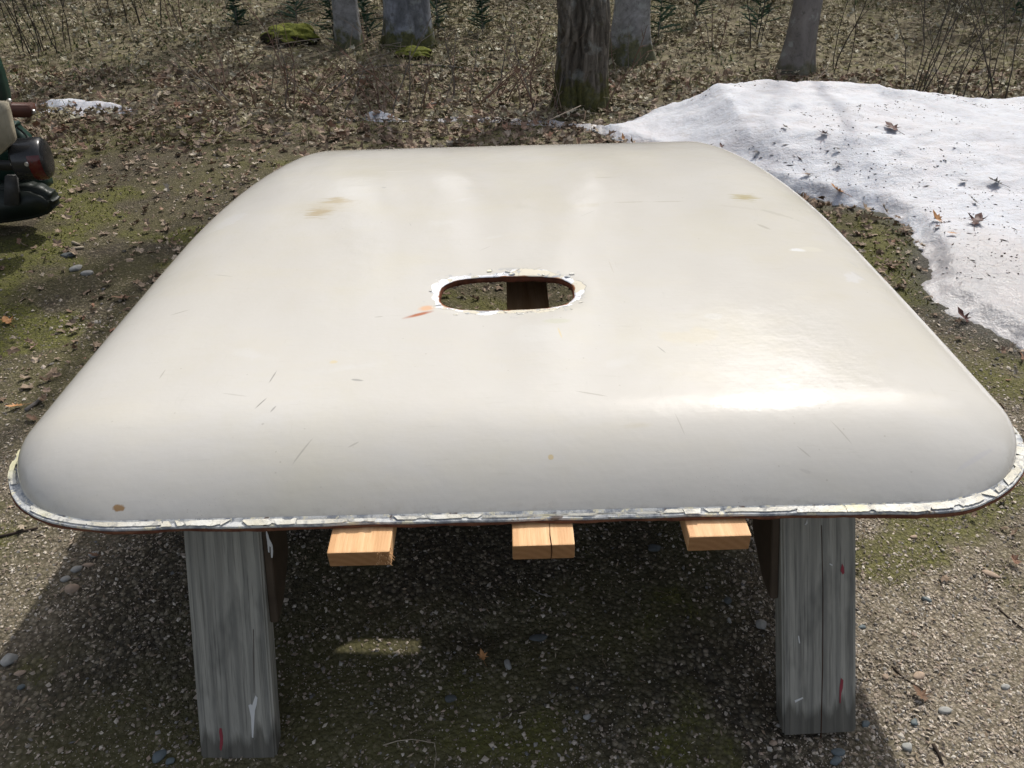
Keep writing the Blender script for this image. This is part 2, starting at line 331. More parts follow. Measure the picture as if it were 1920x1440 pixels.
# ------------------------------------------------------------------ the roof panel (local frame: u across, v away, z up)
RW, RL, RS, RF, RB, RH, RCR, TAP, RM, KE, CU, CV, KF, VP, CB = 1.676, 1.5886, .225, .190, .7334, .0815, .017, .113, 2.25, .4001, 4.3482, 1.7, .95, .5961, 2.0338
def roof_z(x, v):
    x = np.asarray(x, float); v = np.asarray(v, float); vv = np.clip(v, 0, RL); k = 1 - TAP * (vv / RL) ** 1.5; U = x / k; vn_ = vv / RL
    a = np.clip(1 - (RW / 2 - np.abs(U)) / RS, 0, None); b = np.clip(np.where(vv < RL / 2, 1 - vv / RF, 1 - (RL - vv) / RB), 0, None)
    c = np.clip(np.sqrt(a * a + b * b), 0, 1)
    K = KE + (KF - KE) * np.where(vv < RL / 2, b * b / (a * a + b * b + 1e-9), 0)
    cr = (1 - (1 - np.clip(vn_ / VP, 0, 1)) ** CV) * (1 - np.clip((vn_ - VP) / (1 - VP), 0, 1) ** CB)
    return RH * np.clip(1 - c ** RM, 0, 1) ** K + RCR * np.clip(1 - np.abs(2 * U / RW) ** CU, 0, 1) * cr * (1 - c ** 6) ** .5
def corner(cx, cy, rx, ry, a0, a1, n):
    t = np.linspace(a0, a1, n); return np.stack([cx + rx * np.cos(t), cy + ry * np.sin(t)], 1)
hw = RW / 2; pi = math.pi
O = np.concatenate([corner(hw - RS, RF, RS, RF, -pi / 2, 0, 80), corner(hw - RS, RL - RB, RS, RB, 0, pi / 2, 120),
                    corner(-hw + RS, RL - RB, RS, RB, pi / 2, pi, 120), corner(-hw + RS, RF, RS, RF, pi, 1.5 * pi, 80)])
O = np.concatenate([O, O[:1]]); dd = np.r_[0, np.cumsum(np.hypot(*np.diff(O, axis=0).T))]
NP = 720; s_ = np.linspace(0, dd[-1], NP, endpoint=False)
OUT = np.stack([np.interp(s_, dd, O[:, 0]), np.interp(s_, dd, O[:, 1])], 1)
tg = np.roll(OUT, -1, 0) - np.roll(OUT, 1, 0); tg /= np.linalg.norm(tg, axis=1)[:, None]; NRM = np.stack([tg[:, 1], -tg[:, 0]], 1)
def taper(P): return np.stack([P[..., 0] * (1 - TAP * (np.clip(P[..., 1], 0, RL) / RL) ** 1.5), P[..., 1]], -1)
OUTT = taper(OUT)
RLOC = Vector((.0064, .8688, .4737)); RROT = Euler((.014, -.0234, .0091))
RMAT = Matrix.Translation(RLOC) @ RROT.to_matrix().to_4x4(); RINV = RMAT.inverted()
def roof_hit(px, py):
    d = at(px, py, 0) - Vector((0, 0, CAM_H)); o = RINV @ Vector((0, 0, CAM_H)); dl = RINV.to_3x3() @ d
    for t in np.linspace(.2, 1, 3000):
        q = o + dl * t
        if q.y > 0 and q.z < float(roof_z(q.x, q.y)): return Vector((q.x, q.y, q.z))
    return o + dl
HC = roof_hit(950, 547); HA, HB, HN = .122, .063, 3.0
pl, pr_, pt, pb = roof_hit(821, 550), roof_hit(1080, 550), roof_hit(950, 516), roof_hit(950, 579)
HA = (pr_.x - pl.x) / 2; HB = (pt.y - pb.y) / 2; HC = Vector(((pl.x + pr_.x) / 2, (pt.y + pb.y) / 2, 0))
print('hatch', HC, HA, HB)
def hatch_r(th, grow=0.):
    return ((np.abs(np.cos(th)) / (HA + grow)) ** HN + (np.abs(np.sin(th)) / (HB + grow)) ** HN) ** (-1 / HN)
rel = OUT - np.array([HC.x, HC.y]); th = np.arctan2(rel[:, 1], rel[:, 0])
HOLE = np.stack([HC.x + np.cos(th) * hatch_r(th), HC.y + np.sin(th) * hatch_r(th)], 1)
rho = np.concatenate([np.linspace(0, .08, 16)[:-1], np.linspace(.08, .7, 46)[:-1], .7 + .3 * np.sin(np.linspace(0, 1, 56) * pi / 2)])
G = HOLE[None] + (OUT - HOLE)[None] * rho[:, None, None]; G[0] = HOLE
GT = taper(G); z = roof_z(GT[..., 0], GT[..., 1])
z[-1] = 0
dist_h = np.linalg.norm(G - HOLE[None], axis=2)
z = z - .004 * np.exp(-dist_h / .02) + (fbm(GT[..., 0] * 2.5, GT[..., 1] * 2.5, 77, 2) - .5) * .006 * np.clip(1 - rho, 0, .3)[:, None] / .3
ang = np.repeat(th[None], len(rho), 0)
I = np.arange(len(rho) * NP).reshape(len(rho), NP); J = np.roll(I, -1, 1)
F = np.stack([I[:-1], I[1:], J[1:], J[:-1]], -1).reshape(-1, 4)
edge_d = np.linalg.norm(OUT[None] - G, axis=2)

rm = NT('aged_cream_paint', .32, .5); p = rm.obj()
def blob(m, p, c, su, sv, rot=0., dist=.5, nsc=30., soft=.35, str_=None, zs=1.):
    q = m.n('ShaderNodeVectorMath', {0: p, 1: (c[0], c[1], c[2])}, operation='SUBTRACT')
    if rot: q = m.n('ShaderNodeVectorRotate', {'Vector': q, 'Angle': -rot}, rotation_type='Z_AXIS')
    q = m.sc(q, 1 / su, 1 / sv, zs / max(su, sv)); L = m.n('ShaderNodeVectorMath', {0: q}, 1, operation='LENGTH')
    nv = m.sc(p, *(str_ or (1, 1, 1))); L = m.m1('ADD', L, m.m1('MULTIPLY', m.m1('SUBTRACT', m.noise(nv, nsc, 4, .65), .5), dist * 2))
    return m.mr(L, 1., 1. - soft)
cream = rm.mix(rm.mr(rm.noise(p, 2.2, 5, .6), .3, .7), (.525, .505, .462), (.56, .546, .515))
c = rm.mix(rm.mr(rm.noise(rm.sc(p, 2, 6, 1), 1.7, 5, .65), .5, .75, 0, .3), cream, (.56, .52, .41))
c = rm.mix(rm.mr(rm.noise(rm.sc(p, 4, 22, 1), 2.2, 6, .7), .56, .72, 0, .35), c, (.53, .515, .47))
c = rm.mix(rm.mr(rm.noise(p, 8, 7, .75), .60, .72, 0, .1), c, (.59, .585, .565))
yl = rm.mr(rm.noise(rm.add(p, (4, 2, 0)), 3.2, 6, .7), .48, .72, 0, .28); c = rm.mix(yl, c, (.53, .495, .36))
smr = rm.mr(rm.noise(rm.sc(p, 3, 30, 3), 3.5, 7, .75), .60, .70, 0, .35); c = rm.mix(smr, c, (.44, .42, .37))
sm2 = rm.mr(rm.noise(rm.add(rm.sc(p, 30, 4, 3), (9, 1, 0)), 2.5, 7, .75), .62, .70, 0, .25); c = rm.mix(sm2, c, (.45, .44, .40))
spk = rm.m1('MULTIPLY', rm.mr(rm.vor(p, 34), .0, .07, 1, 0), rm.mr(rm.noise(p, 3.1, 2), .48, .56)); c = rm.mix(rm.m1('MULTIPLY', spk, .55), c, (.25, .22, .16))
def stain(px, py, su, sv, col, k=1., **kw):
    global c
    h = roof_hit(px, py); c = rm.mix(rm.m1('MULTIPLY', blob(rm, p, h, su, sv, **kw), k), c, col)
    return h
stain(600, 398, .040, .036, (.40, .32, .19), .75, dist=1.5, nsc=38, soft=.7, str_=(.5, 3, 1))
stain(632, 377, .042, .028, (.42, .35, .22), .7, dist=1.5, nsc=38, soft=.7, str_=(.5, 3, 1))
stain(615, 388, .07, .05, (.50, .44, .32), .4, dist=1.3, nsc=30, soft=.9, str_=(.6, 3, 1))
stain(785, 590, .034, .007, (.38, .13, .06), .95, rot=.42, dist=.25, soft=.6)
stain(800, 578, .02, .012, (.66, .36, .18), .7, rot=.3, dist=.5, soft=.6)
stain(1395, 370, .034, .026, (.38, .33, .18), .8, dist=1.5, nsc=50, soft=.6, str_=(.4, 3, 1))
stain(1432, 424, .022, .006, (.40, .38, .33), .7, rot=-.9, dist=.4)
stain(1497, 468, .020, .010, (.66, .67, .68), .8, dist=.7); stain(1520, 467, .03, .014, (.60, .58, .50), .5, dist=.3)
stain(1455, 400, .06, .007, (.45, .43, .38), .55, rot=-.6, dist=1.0, nsc=50)
stain(1380, 388, .05, .005, (.50, .47, .42), .5, rot=-.3, dist=1.1, nsc=60)
stain(1180, 379, .045, .003, (.42, .39, .33), .6, dist=.9, nsc=50); stain(1250, 378, .05, .003, (.42, .39, .33), .6, dist=1.)
stain(1135, 333, .03, .0025, (.40, .37, .30), .6, dist=.6); stain(745, 322, .05, .003, (.62, .61, .59), .7, dist=.7)
stain(1600, 520, .03, .02, (.58, .58, .585), .6, rot=1., dist=1.0, nsc=50); stain(1600, 495, .02, .006, (.50, .49, .47), .7, rot=-1.1, dist=.8)
stain(1615, 520, .03, .004, (.50, .49, .47), .7, rot=-1.0, dist=.8)
stain(430, 415, .05, .03, (.60, .61, .63), .3, rot=.9, dist=1.1, nsc=40, str_=(1, 2, 1))
stain(670, 714, .012, .003, (.30, .30, .28), .8, rot=-.2, dist=.6); stain(625, 680, .010, .006, (.60, .50, .28), .6, dist=.9)
stain(490, 757, .0016, .017, (.28, .27, .25), .9, rot=-.45, dist=.1); stain(512, 708, .0016, .020, (.28, .27, .25), .8, rot=-.15, dist=.7)
stain(513, 768, .002, .009, (.3, .29, .27), .8, rot=-.4, dist=.3); stain(493, 796, .004, .004, (.35, .33, .3), .7, dist=.9)
stain(720, 352, .008, .006, (.4, .4, .38), .7, dist=.6); stain(880, 352, .012, .008, (.5, .5, .47), .6, dist=.8)
stain(222, 953, .010, .006, (.30, .17, .06), .9, dist=1.1, nsc=90); stain(1033, 857, .005, .005, (.5, .4, .22), .8, dist=.5)
stain(1045, 602, .030, .010, (.50, .50, .40), .6, dist=.3); stain(1010, 625, .055, .035, (.57, .56, .53), .6, dist=.5, nsc=18)
stain(1050, 625, .002, .02, (.62, .52, .30), .7, rot=.15, dist=.3); stain(1340, 593, .025, .012, (.58, .58, .57), .4, dist=1)
stain(1290, 630, .06, .025, (.58, .53, .40), .35, dist=1.0, nsc=20); stain(1740, 590, .04, .010, (.57, .56, .52), .4, dist=.5)
stain(1240, 655, .0015, .014, (.3, .3, .27), .7, rot=.5, dist=.2); stain(1146, 500, .0012, .03, (.45, .42, .35), .6, rot=.08, dist=.2)
stain(1132, 440, .0022, .12, (.55, .53, .48), .45, rot=.03, dist=.25, nsc=12); stain(860, 450, .05, .0015, (.5, .48, .43), .6, dist=.6)
stain(1150, 885, .02, .003, (.5, .48, .44), .5, dist=.8); stain(1510, 884, .012, .003, (.45, .43, .4), .6, rot=-.3, dist=.8)
stain(1830, 860, .05, .004, (.50, .49, .50), .5, rot=.5, dist=.4, nsc=12)
_r = random.Random(5)
for _k in range(16):
    stain(_r.uniform(300, 1600), _r.uniform(330, 880), _r.uniform(.001, .0018), _r.uniform(.008, .03), (.36, .34, .30), _r.uniform(.4, .8), rot=_r.uniform(-1.5, 1.5), dist=.35, nsc=40)
for _k in range(10):
    stain(_r.uniform(300, 1600), _r.uniform(300, 800), _r.uniform(.02, .07), _r.uniform(.006, .02), _r.choice([(.48, .46, .40), (.585, .58, .56), (.47, .43, .33)]), .4, rot=_r.uniform(-.5, .5), dist=1.3, nsc=24, soft=.9)
# grime gathering above the flange at the front
grm = rm.m1('MULTIPLY', rm.mr(rm.attr('edged'), .0, .022, 1, 0), rm.mr(rm.noise(p, 60, 6, .75), .48, .66)); c = rm.mix(rm.m1('MULTIPLY', grm, .35), c, (.30, .27, .22))
gsp = rm.m1('MULTIPLY', rm.mr(rm.attr('edged'), .0, .09, 1, 0), rm.mr(rm.vor(p, 170), .06, .13, 1, 0)); gsp = rm.m1('MULTIPLY', gsp, rm.mr(rm.noise(p, 5, 3), .45, .65)); c = rm.mix(gsp, c, (.22, .20, .17))
# peeling paint round the opening
hd = rm.attr('hatchd'); an = rm.noise(p, 22, 5, .65); an2 = rm.noise(rm.add(p, (3, 1, 0)), 13, 4, .6)
lim = rm.mr(an2, .32, .68, .003, .034); ring = rm.mr(rm.m1('SUBTRACT', lim, hd), 0, .0015)
wht = rm.m1('MULTIPLY', ring, rm.mr(rm.noise(rm.add(p, (7, 0, 0)), 14, 3), .50, .515)); c = rm.mix(ring, c, (.60, .56, .46)); c = rm.mix(wht, c, (.72, .73, .76))
ck = rm.vor(p, 85, feature='DISTANCE_TO_EDGE'); ckm = rm.m1('MULTIPLY', rm.mr(ck, .01, .035, .7, 0), rm.m1('MULTIPLY', ring, rm.mr(rm.noise(p, 40, 3), .5, .56))); c = rm.mix(ckm, c, (.15, .14, .13))
gry = rm.m1('MULTIPLY', rm.mr(rm.noise(rm.add(p, (1, 5, 0)), 38, 5, .7), .585, .60), rm.mr(hd, .004, .045, 1, 0)); gry = rm.m1('MULTIPLY', gry, rm.mr(hd, .030, .038, 1, 0)); c = rm.mix(gry, c, (.33, .35, .38))
edg = rm.m1('MULTIPLY', rm.mr(rm.m1('ABSOLUTE', rm.m1('SUBTRACT', lim, hd)), .0004, .0016, 1, 0), rm.mr(rm.noise(p, 30, 3), .5, .6)); c = rm.mix(rm.m1('MULTIPLY', edg, .8), c, (.28, .27, .26))
rst = rm.mr(rm.m1('ADD', hd, rm.mr(rm.noise(p, 34, 4), .3, .7, -.004, .006)), .0035, .001); c = rm.mix(rst, c, (.30, .13, .06))
rm.set('Base Color', c)
br = rm.noise(rm.sc(p, 10, 60, 10), 2.2, 5, .65); lump = rm.noise(p, 7, 4, .6); fine = rm.noise(p, 190, 3, .6)
dull = rm.noise(rm.sc(p, 1.5, 2.2, 1), 3.2, 6, .7)
rm.set('Roughness', rm.m1('ADD', rm.mr(dull, .42, .6, .075, .17), rm.m1('MULTIPLY', ring, .3)))
rm.set('Specular IOR Level', .28)
rm.set('Normal', rm.bump(rm.m1('ADD', rm.m1('ADD', rm.m1('MULTIPLY', br, .30), rm.m1('MULTIPLY', fine, .16)), rm.m1('MULTIPLY', rm.m1('SUBTRACT', 1., ring), .5)), .0009, .55, rm.bump(lump, .004, .45)))

roof = thing('roof_panel', 'large domed cream painted steel cab roof with an oval opening, lying across sawhorses', 'vehicle roof', RLOC)
roof.rotation_euler = RROT
V = np.concatenate([GT, z[..., None]], -1).reshape(-1, 3)
shell = mesh_np('shell', V, F, rm.m, roof, True, {'hatchd': dist_h, 'edged': edge_d})
shell.data.materials.append(M['darkrust'])
sol = shell.modifiers.new('thick', 'SOLIDIFY'); sol.thickness = .003; sol.offset = -1; sol.material_offset = 1; sol.material_offset_rim = 1
# make sure the solid grows downward
if shell.data.polygons[2000].normal.z < 0: shell.data.flip_normals()
def band(name, loops, mat, parent, smooth=False):
    L = np.stack(loops); k, n = L.shape[:2]; I = np.arange(k * n).reshape(k, n); J = np.roll(I, -1, 1)
    return mesh_np(name, L.reshape(-1, 3), np.stack([I[:-1], J[:-1], J[1:], I[1:]], -1).reshape(-1, 4), mat, parent, smooth)
zr = z[0]; HT = taper(HOLE); inn = (np.array([HC.x, HC.y]) - HOLE); inn /= np.linalg.norm(inn, axis=1)[:, None]
rag = fbm(np.cos(th) * 9, np.sin(th) * 9, 88, 3) * .012
rim = band('hatch_rim', [np.c_[HT - inn * .004, zr - .0045], np.c_[HT + inn * .0015, zr - .0005], np.c_[HT + inn * .003, zr - .006], np.c_[HT + inn * .002, zr - .0085 - rag * .35]], M['rust'], roof)
so1 = rim.modifiers.new('thick', 'SOLIDIFY'); so1.thickness = .002
blocker_y = HC.y - HB; bevel_box('sun_blocker', 1.3, .15, .012, M['darkrust'], roof, (0, blocker_y - .028, RH - .050), (0, 0, 0), .003)  # unseen slat added below the hatch to thin the sun patch on the ground
# flange
def off(d): return taper(OUT + NRM * np.reshape(d, (-1, 1)))
arc = np.cumsum(np.r_[0, np.hypot(*np.diff(OUTT, axis=0).T)])
wob = (fbm(arc * 14, arc * 0, 90, 3) - .5); fw = .0095 + .007 * sstep(.4, .7, OUT[:, 0]) + .006 * sstep(-.68, -.78, OUT[:, 0]) + wob * .005
fm = NT('chipped_grey_primer', .6, .4); p2 = fm.obj(); nn = fm.noise(p2, 45, 5, .7)
cc = fm.mix(fm.mr(nn, .42, .55), (.24, .26, .29), (.56, .57, .56)); cc = fm.mix(fm.mr(fm.noise(p2, 70, 4, .7), .56, .62, 0, 1), cc, (.70, .66, .50))
cc = fm.mix(fm.mr(fm.noise(p2, 25, 4, .7), .60, .65, 0, .9), cc, (.13, .09, .07)); fm.set('Base Color', cc); fm.set('Normal', fm.bump(nn, .0015))
flange = band('flange', [np.c_[off(-.003), 0 * arc + .0045], np.c_[off(.002), 0 * arc + .0005], np.c_[off(fw - .001), 0 * arc - .001], np.c_[off(fw), 0 * arc - .003], np.c_[off(fw - .001), 0 * arc - .006]], fm.m, roof)
rg = fbm(arc * 22, arc * 0, 91, 4)
rb_ = NT('rusty_ragged_edge', .85, .15); p3 = rb_.obj(); rb_.set('Base Color', rb_.mix(rb_.mr(rb_.noise(p3, 50, 5, .7), .35, .65), (.10, .035, .022), (.20, .09, .05))); rb_.set('Normal', rb_.bump(rb_.noise(p3, 120, 4), .003))
clean = (OUTT[:, 0] > .52) * .0025
dn = -.0115 - .008 * (rg - .5) * (1 - (OUTT[:, 0] > .5)) - clean
edge = band('rusty_edge', [np.c_[off(fw - .0035), 0 * arc - .0055], np.c_[off(fw + .0006 + .002 * rg), 0 * arc - .0065], np.c_[off(fw + .001 + .003 * (rg - .5)), dn * .6 - .003], np.c_[off(fw - .001), dn], np.c_[off(fw - .008), dn + .001], np.c_[off(fw - .02), 0 * arc - .007]], rb_.m, roof)
# loose plates of old paint on the flange, each a piece
fl = NT('flaking_cream_paint', .5, .4); p4 = fl.obj()
cf = fl.mix(fl.mr(fl.noise(p4, 20, 4), .4, .6), (.56, .53, .44), (.66, .65, .60)); cf = fl.mix(fl.mr(fl.noise(p4, 70, 5, .75), .52, .60, 0, .8), cf, (.33, .33, .32)); cf = fl.mix(fl.mr(fl.noise(fl.add(p4, (2, 0, 0)), 9, 4), .58, .66, 0, .8), cf, (.68, .64, .38)); cf = fl.mix(fl.mr(fl.noise(fl.add(p4, (5, 0, 0)), 16, 4), .66, .72, 0, .8), cf, (.66, .36, .16))
fl.set('Base Color', cf); fl.set('Normal', fl.bump(fl.noise(p4, 130, 4), .001))
TOT = arc[-1]
def on_arc(s, d):
    s = s % TOT; P = off(d) if np.isscalar(d) else None
    return np.array([np.interp(s, arc, P[:, 0]), np.interp(s, arc, P[:, 1])])
offs_cache = {k: off(k) for k in (-.001, .003, .010)}; offs_cache[.016] = off(fw - .0035); offs_cache[.0195] = off(fw + .0003)
def oa(s, k): P = offs_cache[k]; s = s % TOT; return (float(np.interp(s, arc, P[:, 0])), float(np.interp(s, arc, P[:, 1])))
s0 = arc[-1] - (1.95); s = TOT - 2.25; nfl = 0
while s < TOT + .62 and nfl < 150:
    Ls = random.choice([random.uniform(.012, .04), random.uniform(.04, .13), random.uniform(.05, .16)]); g = random.choice([-.0005, 0, 0, .0008, .002, .009])
    xx = oa(s, .010)[0]
    if xx < -.70 and random.random() < .75: s += Ls * .5; continue
    if random.random() < .18: s += Ls * .45; continue
    ks = max(4, int(Ls / .004)); Vt = []; Fq = []; lo = random.choice([-.001, -.001, .003]); hi = random.choice([.016, .0195, .0195]); sk0, sk1 = random.gauss(0, .003), random.gauss(0, .003); cu = random.uniform(0, .0006); w1, w2 = random.uniform(0, 9), random.uniform(0, 9)
    for i in range(ks + 1):
        f = i / ks; t = s + Ls * f; sk = lerp(sk0, sk1, f); a = oa(t - sk, lo); b = oa(t + sk, hi)
        j = .10 * float(vn(t * 260 + w1, 0, 3)) + (.25 if float(vn(t * 60 + w1, 0, 5)) > .8 else 0); j2 = .12 * float(vn(t * 260 + w2, 0, 4)) + (.3 if float(vn(t * 70 + w2, 0, 6)) > .82 else 0)
        a2 = (lerp(a[0], b[0], j), lerp(a[1], b[1], j)); b2 = (lerp(b[0], a[0], j2), lerp(b[1], a[1], j2))
        for zz in (.0, .0010): Vt.append((*a2, .0022 + zz + cu)); Vt.append((*b2, .0004 + zz + cu))
    for i in range(ks):
        q = i * 4; Fq += [(q + 2, q + 3, q + 7, q + 6), (q, q + 4, q + 5, q + 1), (q + 1, q + 5, q + 7, q + 3), (q, q + 2, q + 6, q + 4)]
    Fq += [(0, 1, 3, 2), (ks * 4, ks * 4 + 2, ks * 4 + 3, ks * 4 + 1)]
    mesh_py('paint_flake', Vt, Fq, fl.m, flange); nfl += 1; s += Ls + g
# curled chips standing round the opening
for k in range(20):
    t = random.uniform(0, 2 * pi); gr = random.uniform(.004, .026); r = float(hatch_r(np.array(t), gr)); cx, cy = HC.x + math.cos(t) * r, HC.y + math.sin(t) * r
    x0, y0 = taper(np.array([cx, cy])); n = 6; sz = random.uniform(.002, .006); V_ = []
    zc = float(roof_z(x0, y0)) - .004 * math.exp(-gr / .02)
    for i in range(n):
        a = 2 * pi * i / n; rr = sz * random.uniform(.6, 1.2); V_.append((x0 + math.cos(a) * rr * 1.4, y0 + math.sin(a) * rr * .8, zc + .0009 + random.uniform(0, .0012)))
    V_ += [(q[0], q[1], q[2] - .0016) for q in V_]
    mesh_py('paint_chip', V_, [tuple(range(n)), tuple(range(2 * n - 1, n - 1, -1))] + [(i, i + n, (i + 1) % n + n, (i + 1) % n) for i in range(n)], fl.m if random.random() < .7 else fm.m, shell)

# ------------------------------------------------------------------ boards laid front to back under the roof
def board(x0, yf, yaw, label, L=1.62, grp='fresh boards lying under the roof'):
    W, T = .0925, .030; zt = RLOC.z - .0125 + .0234 * x0
    o = thing('board', label, 'board', (x0, yf, zt - T / 2), yaw, grp)
    o.rotation_euler = (.014, -.0234, yaw)
    b = bevel_box('plank', W, L, T, M['new'], o, (0, L / 2, 0), bev=.0022, cuts=3, wob=.0006)
    return o
b1 = board(-.2265, .809, .012, 'fresh pale board with a splintered corner under the left of the roof')
b2 = board(.047, .817, .016, 'fresh pale board with a dark crack, the one seen through the oval opening')
b3 = board(.310, .829, .022, 'fresh pale clean ended board nearest the right sawhorse leg')
# splintered corner fibres
V_, F_ = [], []
for k in range(70):
    x = .046 - abs(random.gauss(0, .012)); z0 = random.uniform(-.013, .014); L = random.uniform(.001, .004)
    if random.random() < .5: x = .0465; 
    y = random.uniform(.0, .02) if x > .046 else 0
    tube_data([(x, y, z0), (x + random.gauss(.0015, .001), y - L, z0 + random.gauss(0, .0015))], [.0005, .0002], 3, V_, F_, False)
mesh_py('splinters', V_, F_, M['new'], b1)['kind'] = 'stuff'
crk = simple('dark_crack', (.05, .02, .01), .9, .1)
V_, F_ = tube_data([(.011, -.0004, -.0155), (.0122, -.0006, 0), (.0115, -.0004, .0152), (.0105, .02, .0153), (.0115, .05, .0152)], [.0004, .0008, .001, .0008, .0003], 5)
mesh_py('crack', V_, F_, crk, b2)

# ------------------------------------------------------------------ sawhorses
wp = simple('white_paint_drip', (.62, .62, .60), .5, .4, .1); rp = simple('red_paint_mark', (.30, .045, .06), .6, .3, .3); bp = simple('blue_chalk_mark', (.05, .10, .13), .8, .2, .3)
M['ply'] = simple('old_plywood', (.085, .062, .042), .8, .2, .35, 18, .001)
def prism_x(name, prof, x0, x1, mat, parent, bev=.0015):
    bm = bmesh.new(); A = [bm.verts.new((x0, y, z_)) for y, z_ in prof]; B = [bm.verts.new((x1, y, z_)) for y, z_ in prof]; n = len(prof)
    bm.faces.new(A); bm.faces.new(B[::-1])
    for i in range(n): bm.faces.new((A[(i + 1) % n], A[i], B[i], B[(i + 1) % n]))
    bmesh.ops.recalc_face_normals(bm, faces=bm.faces)
    if bev: bmesh.ops.bevel(bm, geom=bm.edges[:], offset=bev, segments=2, affect='EDGES')
    me = bpy.data.meshes.new(name); bm.to_mesh(me); bm.free(); me.materials.append(mat)
    o = bpy.data.objects.new(name, me); COL.objects.link(o); o.parent = parent; return o
HS = .434
def leg_obj(x, side, parent, w=.131):
    # side -1: towards the camera. Built upright, leaned by rotation so that the grain follows the leg.
    tilt = math.atan2(.247, .43); L = HS / math.cos(tilt); T = .038
    bm = bmesh.new(); bmesh.ops.create_cube(bm, size=1); bmesh.ops.scale(bm, vec=(w, T, L), verts=bm.verts)
    for v in bm.verts:  # cut feet and head level
        v.co.z += -side * v.co.y * math.tan(tilt)
    bmesh.ops.bevel(bm, geom=bm.edges[:], offset=.0035, segments=2, affect='EDGES')
    me = bpy.data.meshes.new('leg'); bm.to_mesh(me); bm.free(); me.materials.append(M['grey'])
    o = bpy.data.objects.new('leg', me); COL.objects.link(o); o.parent = parent
    o.location = (x, side * (.069 + .247 / 2 - .019 / math.cos(tilt) + .0), HS / 2); o.rotation_euler = (side * tilt, 0, 0)
    return o
def sawhorse(loc, rz, label, drips=False):
    t = thing('sawhorse', label, 'sawhorse', loc, rz, 'weathered sawhorses under the roof')
    bevel_box('beam', 1.24, .037, .088, M['grey'].copy() if False else M['grey'], t, (0, 0, HS - .044), bev=.003)
    legs = [leg_obj(x, s, t) for x in (-.5125, .5125) for s in (-1, 1)]
    for sx in (-1, 1):
        pf = [(-.075, HS - .004), (.03, HS - .004), (.0, .34), (-.05, .245), (-.13, .205), (-.18, .205)]
        prism_x('gusset', pf, sx * .4395 - .007, sx * .4395 + .007, M['ply'], t)
        prism_x('gusset', [(-y_, z_) for y_, z_ in pf], sx * .4395 - .0055, sx * .4395 + .0055, M['ply'], t)
    t.rotation_euler = (0, -.0234, rz)
    return t, legs
s1, legs1 = sawhorse((.022, 1.085, 0), math.radians(2.3), 'weathered grey sawhorse with paint drips carrying the front of the roof')
s2, legs2 = sawhorse((.03, 2.02, 0), math.radians(-1), 'weathered grey sawhorse hidden under the rear of the roof'); s2.scale = (1, 1, 1.04)
# marks of paint on the two front legs: thin raised blobs on the leg face
def mark(leg, name, pts, mat):
    # pts in the leg's face frame: x across, z along; face at y = -T/2
    n = len(pts); V_ = [(x, -.0192 - .0008, z_) for x, z_ in pts] + [(x, -.0185, z_) for x, z_ in pts]
    mesh_py(name, V_, [tuple(range(n))] + [(i, (i + 1) % n, (i + 1) % n + n, i + n) for i in range(n)], mat, leg)
def streak(x, z_, w_, l, mat, name, leg, lean=0.):
    L_ = []; R_ = []
    for i in range(7):
        t = i / 6; ww = w_ * math.sin(math.pi * min(1, t * .85 + .1)) ** .7 * random.uniform(.7, 1.1); xx = x + lean * t
        L_.append((xx - ww / 2, z_ - l * t)); R_.append((xx + ww / 2, z_ - l * t))
    mark(leg, name, L_ + R_[::-1], mat)
Lf, Rf = legs1[0], legs1[2]
# pixel -> leg face
bpy.context.view_layer.update()
def face(leg, px, py):
    mi = leg.matrix_world.inverted(); o = mi @ Vector((0, 0, CAM_H)); d = mi.to_3x3() @ (at(px, py) - Vector((0, 0, CAM_H))); t = (-.0192 - o.y) / d.y; q = o + d * t; return q.x, q.z
def mpx(leg, name, pts, mat): mark(leg, name, [face(leg, *q) for q in pts][::-1], mat)
mpx(Lf, 'paint_drip', [(499, 993), (503, 1003), (505, 1010), (511, 1022), (512, 1034), (511, 1046), (508.5, 1045), (507.5, 1025), (505, 1024), (505.5, 1036), (503, 1035), (501, 1014), (499, 1003)], wp)
mpx(Lf, 'paint_drip', [(479, 1304), (483, 1308), (481, 1322), (478, 1332), (477, 1350), (475, 1383), (472.5, 1382), (471, 1345), (468, 1330), (466, 1322), (470, 1320), (473, 1322)], wp)
mpx(Lf, 'red_mark', [(412, 1365), (415.5, 1366), (418, 1380), (418, 1395), (415, 1408), (412, 1404), (413, 1385), (411, 1372)], rp)
mpx(Lf, 'crack', [(475, 1180), (475.6, 1180), (476.6, 1250), (476.4, 1300), (476, 1250)], crk)
mpx(Rf, 'crack', [(1539.7, 985), (1540.5, 985), (1543.4, 1100), (1543, 1250), (1539.8, 1385), (1538.4, 1385), (1541.6, 1250), (1542.4, 1100)], crk)
mpx(Rf, 'red_mark', [(1579, 1057), (1582, 1063), (1583, 1074), (1580, 1077), (1576, 1070)], rp)
mpx(Rf, 'red_mark', [(1577, 1271), (1581, 1275), (1580, 1290), (1577, 1300), (1576, 1318), (1574, 1318), (1574, 1290)], rp)
mpx(Rf, 'paint_drip', [(1513, 973), (1511, 981), (1508, 984), (1511, 984), (1514, 981)], wp)
mpx(Rf, 'paint_drip', [(1490, 1313), (1505, 1307), (1506, 1309), (1491, 1317)], wp)
mpx(Rf, 'paint_drip', [(1556, 1056), (1561, 1059), (1560, 1061), (1555, 1058)], wp)
mpx(Rf, 'paint_drip', [(1496, 1192), (1498, 1192), (1500, 1206), (1498, 1206)], wp)

